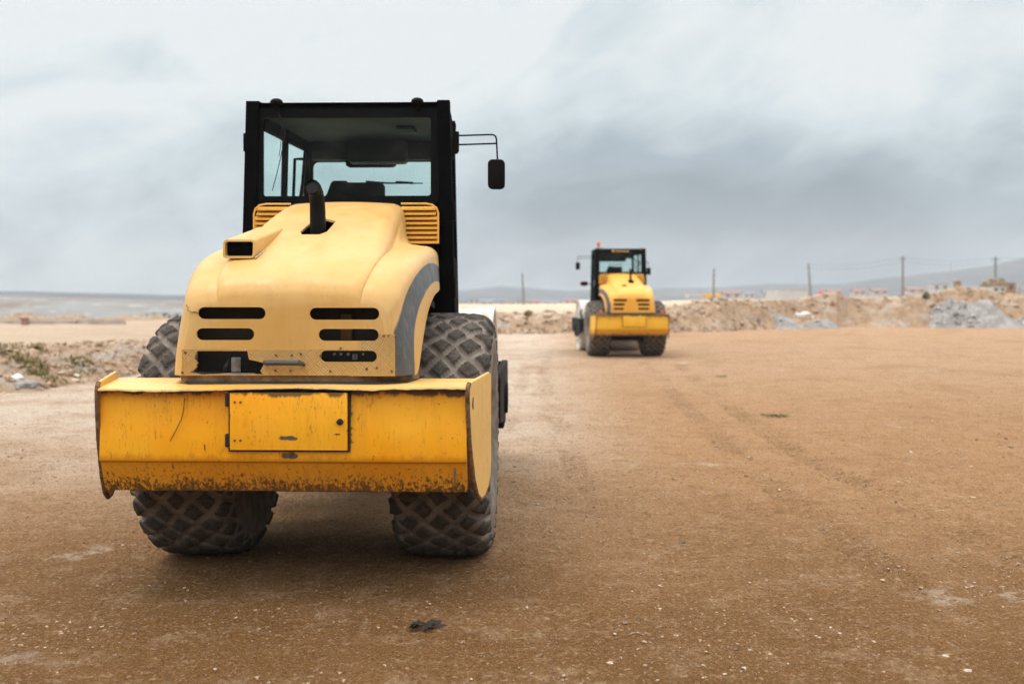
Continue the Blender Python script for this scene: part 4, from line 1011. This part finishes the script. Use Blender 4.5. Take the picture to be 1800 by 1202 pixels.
scatter('pebbles', pts, 'pebble', 'scattered pebbles pressed into the site surface')
pts = []
for _ in range(900):
    px = random.uniform(-20, 330); t_ = random.random(); D, z = lbank(px, t_); pts.append(((px-900)/F*D, D, z+.01, .02+.07*random.random()**3))
scatter('rubble', pts, 'pebble', 'loose rubble strewn over the left mound')
pts = []
for _ in range(1500):
    px = random.uniform(860, 1800); t_ = random.random()**1.4*1.0; D, z = bank(px, t_); pts.append(((px-900)/F*D, D, z+.02, .03+.14*random.random()**4))
scatter('rubble', pts, 'pebble', 'loose stones rolled down the far bank')
t = NT('grey_stone'); gi = t.n('ShaderNodeNewGeometry')
M['grey_stone'] = t.done(t.ramp(gi.outputs['Random Per Island'], (0, (.16, .14, .13)), (.5, (.36, .35, .34)), (1, (.56, .55, .54))), .9)
scatter('gravel', HP_, 'grey_stone', 'loose broken stones lying on the grey heaps')
# weeds on the left bank
def weeds(name, cx, cy, sp, n, seed, label, h=.10, fn=lbank, fullpx=None):
    m = MB(); r = random.Random(seed)
    for _ in range(n):
        px = r.gauss(cx, sp[0]); t_ = min(.98, max(.03, r.gauss(cy, sp[1])+(px-cx)*sp[2])); D, z = fn(px, t_); x = (px-900)/F*D
        for k in range(5):
            a = r.random()*6.28; L = h*(.5+r.random()); w = .007+.008*r.random(); dx, dy = math.cos(a), math.sin(a)
            b = Vector((x+r.gauss(0, .05), D+r.gauss(0, .05), z-.01)); tp = b+Vector((dx*L*.7, dy*L*.7, L*.7)); md = (b+tp)/2+Vector((0, 0, L*.2)); s = Vector((-dy, dx, 0))*w
            v = [m.bm.verts.new(q) for q in (b-s, b+s, md+s*1.2, tp, md-s*1.2)]; m.bm.faces.new(v)
    o = m.build(name, 'weeds', None, 0); tag(o, label, kind='stuff')
weeds('weeds', 18, .62, (22, .07, -.002), 60, 1, 'dark green weeds on the left rim of the mound')
weeds('weeds', 62, .28, (20, .06, -.006), 120, 2, 'dark green weeds running down the left mound')
weeds('weeds', 140, .30, (18, .08, -.002), 80, 3, 'olive weeds in the middle of the left mound')
weeds('weeds', 60, .80, (6, .03, 0), 60, 4, 'small weed tuft on the mound crest')
# ------------------------------------------------------------------ small litter in the lot
def tuft(px, py, r, n, label, mat='weeds', cat='weed', name='weed_tuft'):
    D = H*F/(py-HY); m = MB(); x = (px-900)/F*D
    for k in range(n):
        a = random.random()*6.28; q = random.random()*r; L = r*(.5+random.random()*.6); w = .006+.006*random.random()
        b = Vector((q*math.cos(a)*1.4, q*math.sin(a), 0)); a2 = random.random()*6.28; tp = b+Vector((math.cos(a2)*L, math.sin(a2)*L*.7, L*.14*random.random()+.003))
        s = Vector((-math.sin(a2), math.cos(a2), .3))*w; v = [m.bm.verts.new(c) for c in (b-s, b+s, (b+tp)/2+s+Vector((0, 0, .008)), tp)]; m.bm.faces.new(v)
    return tag(m.build(name, mat, None, 0, (x, D, .012)), label, cat)
tuft(1369, 732, .13, 70, 'small dry olive weed tuft lying on the open lot')
tuft(748, 1104, .06, 45, 'dark crushed plant scrap on the soil before the near roller', 'grime', 'plant scrap', 'plant_scrap')
tuft(1268, 662, .10, 40, 'thin dry weed tuft right of the distant roller', 'weeds')
def stone(px, py, r, label, mat):
    D = H*F/(py-HY); m = MB(); m.ball((0, 0, r*.3), r, 2, (1.3, .9, .5), .7); return tag(m.build('stone', mat, None, 40, ((px-900)/F*D, D, .0)), label, 'stone')
stone(1200, 957, .022, 'dark blue grey stone alone right of the near roller', 'dark_metal')
stone(1073, 1166, .013, 'pale stone near the bottom edge of the lot', 'pale_stone')
stone(1702, 1181, .017, 'pale stone in the bottom right corner of the lot', 'pale_stone')
stone(1662, 1154, .014, 'flat pale stone just above the bottom right corner stone', 'pale_stone')
# ------------------------------------------------------------------ utility poles with wires
PL = [(921, 480, 530, 100, 3, 'thin faint pole left of the distant roller'), (1254, 472, 524, 90, -1, 'pole behind the yellow container'), (1426, 463, 515, 85, 5, 'leaning pole by the brown earth heap'),
      (1587, 450, 508, 80, 0, 'tall pole above the right bank before the mountain'), (1750, 451, 500, 80, 0, 'rightmost pole among the concrete stubs')]
tops = []
for px, yt, yb, D, lean, lab in PL:
    x = (px-900)/F*D; z0, z1 = 1.0, Y2Z(yt, D); lx = lean/F*D
    root = empty('utility_pole', (x, D, z0)); tag(root, lab, 'utility pole', 'utility poles along the horizon')
    m = MB(); m.tube([(0, 0, -.3), (-lx*.5, 0, (z1-z0)*.5), (-lx, 0, z1-z0)], [.12, .10, .075], 8); m.build('pole', 'pole_wood', root)
    if px > 1500:
        m = MB(); m.box(-lx-.32, -lx+.32, -.04, .04, z1-z0-.28, z1-z0-.22); m.build('crossarm', 'pole_wood', root)
    tops.append(Vector((x-lx, D, z1)))
def wires(a, b, dz, label):
    m = MB()
    for q, dx in ((0, 0), (-.35, -.3)) :
        pts = [a.lerp(b, k/14)+Vector((0, dx, q-.0+dz-.30*math.sin(math.pi*k/14))) for k in range(15)]; m.tube(pts, .009, 4, False)
    tag(m.build('power_line', 'pole_wood', None, 0), label, 'power line', 'power lines between the poles')
wires(tops[2], tops[3], -.1, 'thin power lines from the leaning pole to the tall pole')
wires(tops[3], tops[4], -.1, 'thin power lines between the two rightmost poles')
wires(tops[4], tops[4]+Vector((14, -1, .3)), -.1, 'thin power lines leaving the rightmost pole')
m = MB(); D = 300; m.tube([(0, 0, 0), (0, 0, Y2Z(461, D))], [.25, .08], 6); tag(m.build('radio_mast', 'concrete', None, 30, ((1671-900)/F*D, D, 0)), 'faint thin mast before the blue mountain', 'mast')
# ------------------------------------------------------------------ background structures
def house(px0, px1, yt, yb, D, wall, roof, label, gable=True, name='house', cat='house', dep=None, wins=2):
    x0, x1 = (px0-900)/F*D, (px1-900)/F*D; z0, z1 = Y2Z(yb, D)-.5, Y2Z(yt, D); w = x1-x0; dep = dep or w*.8
    root = empty(name, ((x0+x1)/2, D, z0)); tag(root, label, cat); h = z1-z0; hh = h*(.68 if gable else .96)
    m = MB(); m.box(-w/2, w/2, 0, dep, 0, hh); wl = m.build('wall', wall, root, 0)
    m = MB()
    if gable: m.prism([(-.06*w, hh), (dep+.06*w, hh), (dep/2, h)], -w*.54, w*.54, axis='x')
    else: m.box(-w*.51, w*.51, -.02*w, dep*1.02, hh, h)
    m.build('roof', roof, root, 0)
    for k in range(wins):
        cx = -w/2+w*(k+.5)/wins; m = MB(); m.box(cx-w*.09, cx+w*.09, -.06, -.005, .5+(hh-.5)*.35, .5+(hh-.5)*.8); m.build('window', 'window_dark', root, 0)
    return root
HS = [(825, 842, 524, 536, 420, 'white_wall', 'blue_roof', 'pale blue roofed block just right of the near cab', False), (845, 868, 526, 538, 400, 'pale_wall', 'blue_roof', 'wide slate roofed shed right of the near cab', True),
      (878, 889, 524, 536, 430, 'white_wall', 'blue_roof', 'small gabled house between the slate shed and the thin pole', True), (893, 905, 529, 537, 360, 'pale_wall', 'pale_wall', 'cream flat hut left of the thin pole', False),
      (908, 918, 523, 536, 440, 'white_wall', 'blue_roof', 'narrow pale tower house by the thin pole', False), (926, 950, 527, 536, 400, 'white_wall', 'red_roof', 'long red roofed house right of the thin pole', True),
      (955, 982, 528, 536, 420, 'white_wall', 'blue_roof', 'grey roofed long house further right of the thin pole', True), (990, 1018, 526, 534, 450, 'pale_wall', 'red_roof', 'faint red roofed house beside the distant roller', True),
      (1272, 1302, 511, 524, 260, 'white_wall', 'red_roof', 'pink roofed house right of the yellow container', True), (1308, 1326, 512, 524, 300, 'pale_wall', 'blue_roof', 'small grey gable between the pink roof and the white hall', True),
      (1340, 1352, 509, 522, 300, 'white_wall', 'blue_roof', 'narrow white house left of the white hall', True), (1455, 1480, 508, 519, 330, 'white_wall', 'red_roof', 'red roofed house behind the brown earth heap', True),
      (1500, 1522, 508, 518, 330, 'pale_wall', 'red_roof', 'low red roofed house left of the tall pole', True), (1535, 1562, 507, 517, 320, 'white_wall', 'red_roof', 'pinkish long roof just left of the tall pole', True),
      (1596, 1628, 505, 515, 320, 'pale_wall', 'red_roof', 'red roofed building right of the tall pole', True), (1640, 1668, 499, 512, 340, 'white_wall', 'blue_roof', 'pale building left of the faint mast', False)]
for a in HS: house(*a[:8], gable=a[8])
house(1370, 1420, 508.5, 523, 150, 'white_wall', 'white_wall', 'long low white hall behind the bank', False, 'hall', 'hall', 8, 0)
def container(px0, px1, yt, yb, D, mat, label, name='container'):
    x0, x1 = (px0-900)/F*D, (px1-900)/F*D; z0, z1 = Y2Z(yb, D), Y2Z(yt, D); m = MB(); w = x1-x0
    root = empty(name, ((x0+x1)/2, D, z0)); tag(root, label, 'container')
    m.box(-w/2, w/2, 0, 2.2, 0, z1-z0, .03)
    for k in range(int(w/.4)): m.box(-w/2+.1+k*.4, -w/2+.3+k*.4, -.04, .01, .08, z1-z0-.08)
    m.build('shell', mat, root, 0)
container(1210, 1236, 516.5, 524, 92, 'white_wall', 'white low container left of a yellow one on the bank'); container(1236.5, 1252, 516.5, 523, 93, 'yellow_box', 'yellow container touching the white container'); container(1255, 1267, 516, 522.5, 93, 'yellow_box', 'short yellow container right of the pole')
def pier(px, yt, yb, w, D, label):
    x = (px-900)/F*D; z0, z1 = Y2Z(yb, D), Y2Z(yt, D); root = empty('concrete_pier', (x, D, z0)); tag(root, label, 'concrete pier', 'concrete piers on the right bank')
    ww = w/F*D; m = MB(); m.box(-ww/2, ww/2, 0, ww, -.4, z1-z0-.1, .04); m.build('shaft', 'brown_wall', root); m = MB(); m.box(-ww*.6, ww*.6, -.1*ww, ww*1.1, z1-z0-.1, z1-z0+.02, .02); m.build('cap', 'concrete', root)
pier(1685, 492, 506, 10, 66, 'isolated concrete pier on the crest above the stone heap'); pier(1732, 493, 506, 6, 74, 'slim dark pier left of the rightmost pole')
pier(1745, 489, 504, 8, 75, 'pale pier touching the rightmost pole'); pier(1763, 488, 503, 8, 75, 'pier just right of the rightmost pole')
def bush(px, py, w, h, D, seed, label):
    m = MB(); r = random.Random(seed); x = (px-900)/F*D; z = Y2Z(py, D); ww, hh = w/F*D, h/F*D
    for _ in range(320):
        p = Vector((r.gauss(0, .3), r.gauss(0, .3), abs(r.gauss(0, .4)))); p = Vector((p.x*ww, p.y*ww, p.z*hh)); s = .05+.06*r.random(); q = Vector((r.random()-.5, r.random()-.5, r.random()-.5)).normalized(); o_ = q.orthogonal()
        v = [m.bm.verts.new(p+c*s) for c in (q, o_, -q, -o_)]; m.bm.faces.new(v)
    root = empty('bush', (x, D, z)); tag(root, label, 'bush'); m.build('foliage', 'weeds', root, 0); m = MB(); m.tube([(0, 0, -.2), (0, 0, hh*.5)], .03, 5); m.build('stem', 'pole_wood', root)
bush(1733, 506, 12, 6, 70, 1, 'dark bush at the foot of the slim dark pier'); bush(1757, 504, 20, 7, 71, 2, 'dark bush between the two right piers'); bush(1628, 524, 6, 9, 58.5, 3, 'small green bush in the bank left of the stone heap')
bush(928, 553, 8, 5, 46.5, 4, 'small green bush at the bank lip below the thin pole')
# site hut and wagon at the far right
house(1745, 1768, 504, 514, 68, 'white_wall', 'white_wall', 'low white site cabin below the rightmost pole', False, 'site_cabin', 'cabin', 2, 2)
house(1769, 1786, 497, 513, 69, 'brown_wall', 'brown_wall', 'brown timber hut right of the white site cabin', False, 'hut', 'hut', 2, 1)
heap('gravel_heap', 1782, 1840, 66, 520, [(1782, 520), (1800, 495), (1820, 493), (1840, 520)], 'pale stone pile on top of the bank at the right edge', 'gravel heap', 23, dep=4)
m = MB(); D = 80; m.lathe([(0, .16), (.2, .17), (.42, .13), (.46, .02)], n=12, axis='z'); tag(m.build('barrel', 'red_plastic', None, 30, ((1443-900)/F*D, D, Y2Z(521, D))), 'bright red barrel on the bank by the leaning pole', 'barrel')
# left: low wall, red post, parked lorries
m = MB(); D = 41; x0, x1 = (-700-900)/F*D, (205-900)/F*D; xx = x0
root = empty('low_wall', ((x0+x1)/2, D, .2)); tag(root, 'low pale concrete wall far left beyond the sandy track', 'wall')
c0 = (x0+x1)/2
while xx < x1: m.box(xx-c0, xx+1.9-c0, 0, .25, -.2, .52+.03*math.sin(xx*3), .02); xx += 1.96
m.build('panel_row', 'concrete', root, 0)
m = MB(); m.box(x0-c0, x1-c0+.2, -.02, .27, .565, .61); m.build('coping', 'concrete', root, 0)
m = MB(); m.box(-.11, .11, -.1, .1, 0, .58, .03); m.box(-.15, .15, -.13, .13, .55, .64, .03); tag(m.build('marker_post', 'red_roof', None, 30, ((44-900)/F*39.5, 39.5, .25)), 'reddish brown marker post before the low wall', 'post')
for px, lab in ((262, 'white lorry farthest left in the far row'), (280, 'white lorry in the middle of the far row'), (302, 'white lorry next to the near roller in the far row')):
    D = 190; root = empty('lorry', ((px-900)/F*D, D, quarry(px, 85/160)[1]+.35)); root.scale = (.9, .9, .9); tag(root, lab, 'lorry', 'lorries parked on the far left slope')
    m = MB(); m.box(-.9, .75, 0, 1.9, .35, 1.1, .05); m.build('cargo_box', 'white_wall', root, 0)
    m = MB(); m.box(.8, 1.3, .1, 1.8, .35, .95, .08); m.build('cabin', 'blue_roof', root, 0)
    for wx in (-.55, 1.0): m = MB(); m.cyl((wx, 0, .25), .25, .2, 'y', 14); m.build('wheel', 'chassis', root, 0)
# ------------------------------------------------------------------ haze
m = MB(); m.box(-2700, 2700, -200, 1950, -9, 98); hz_ = m.build('haze', None, None, 0); tag(hz_, kind='stuff', label='thin blue grey haze over the plain')
hm = bpy.data.materials.new('haze'); hm.use_nodes = True; nt = hm.node_tree; nt.nodes.clear(); o = nt.nodes.new('ShaderNodeOutputMaterial'); v = nt.nodes.new('ShaderNodeVolumePrincipled')
v.inputs['Color'].default_value = (.80, .865, .93, 1); v.inputs['Density'].default_value = .00055; v.inputs['Anisotropy'].default_value = .1
nt.links.new(v.outputs[0], o.inputs['Volume']); hz_.data.materials.append(hm)
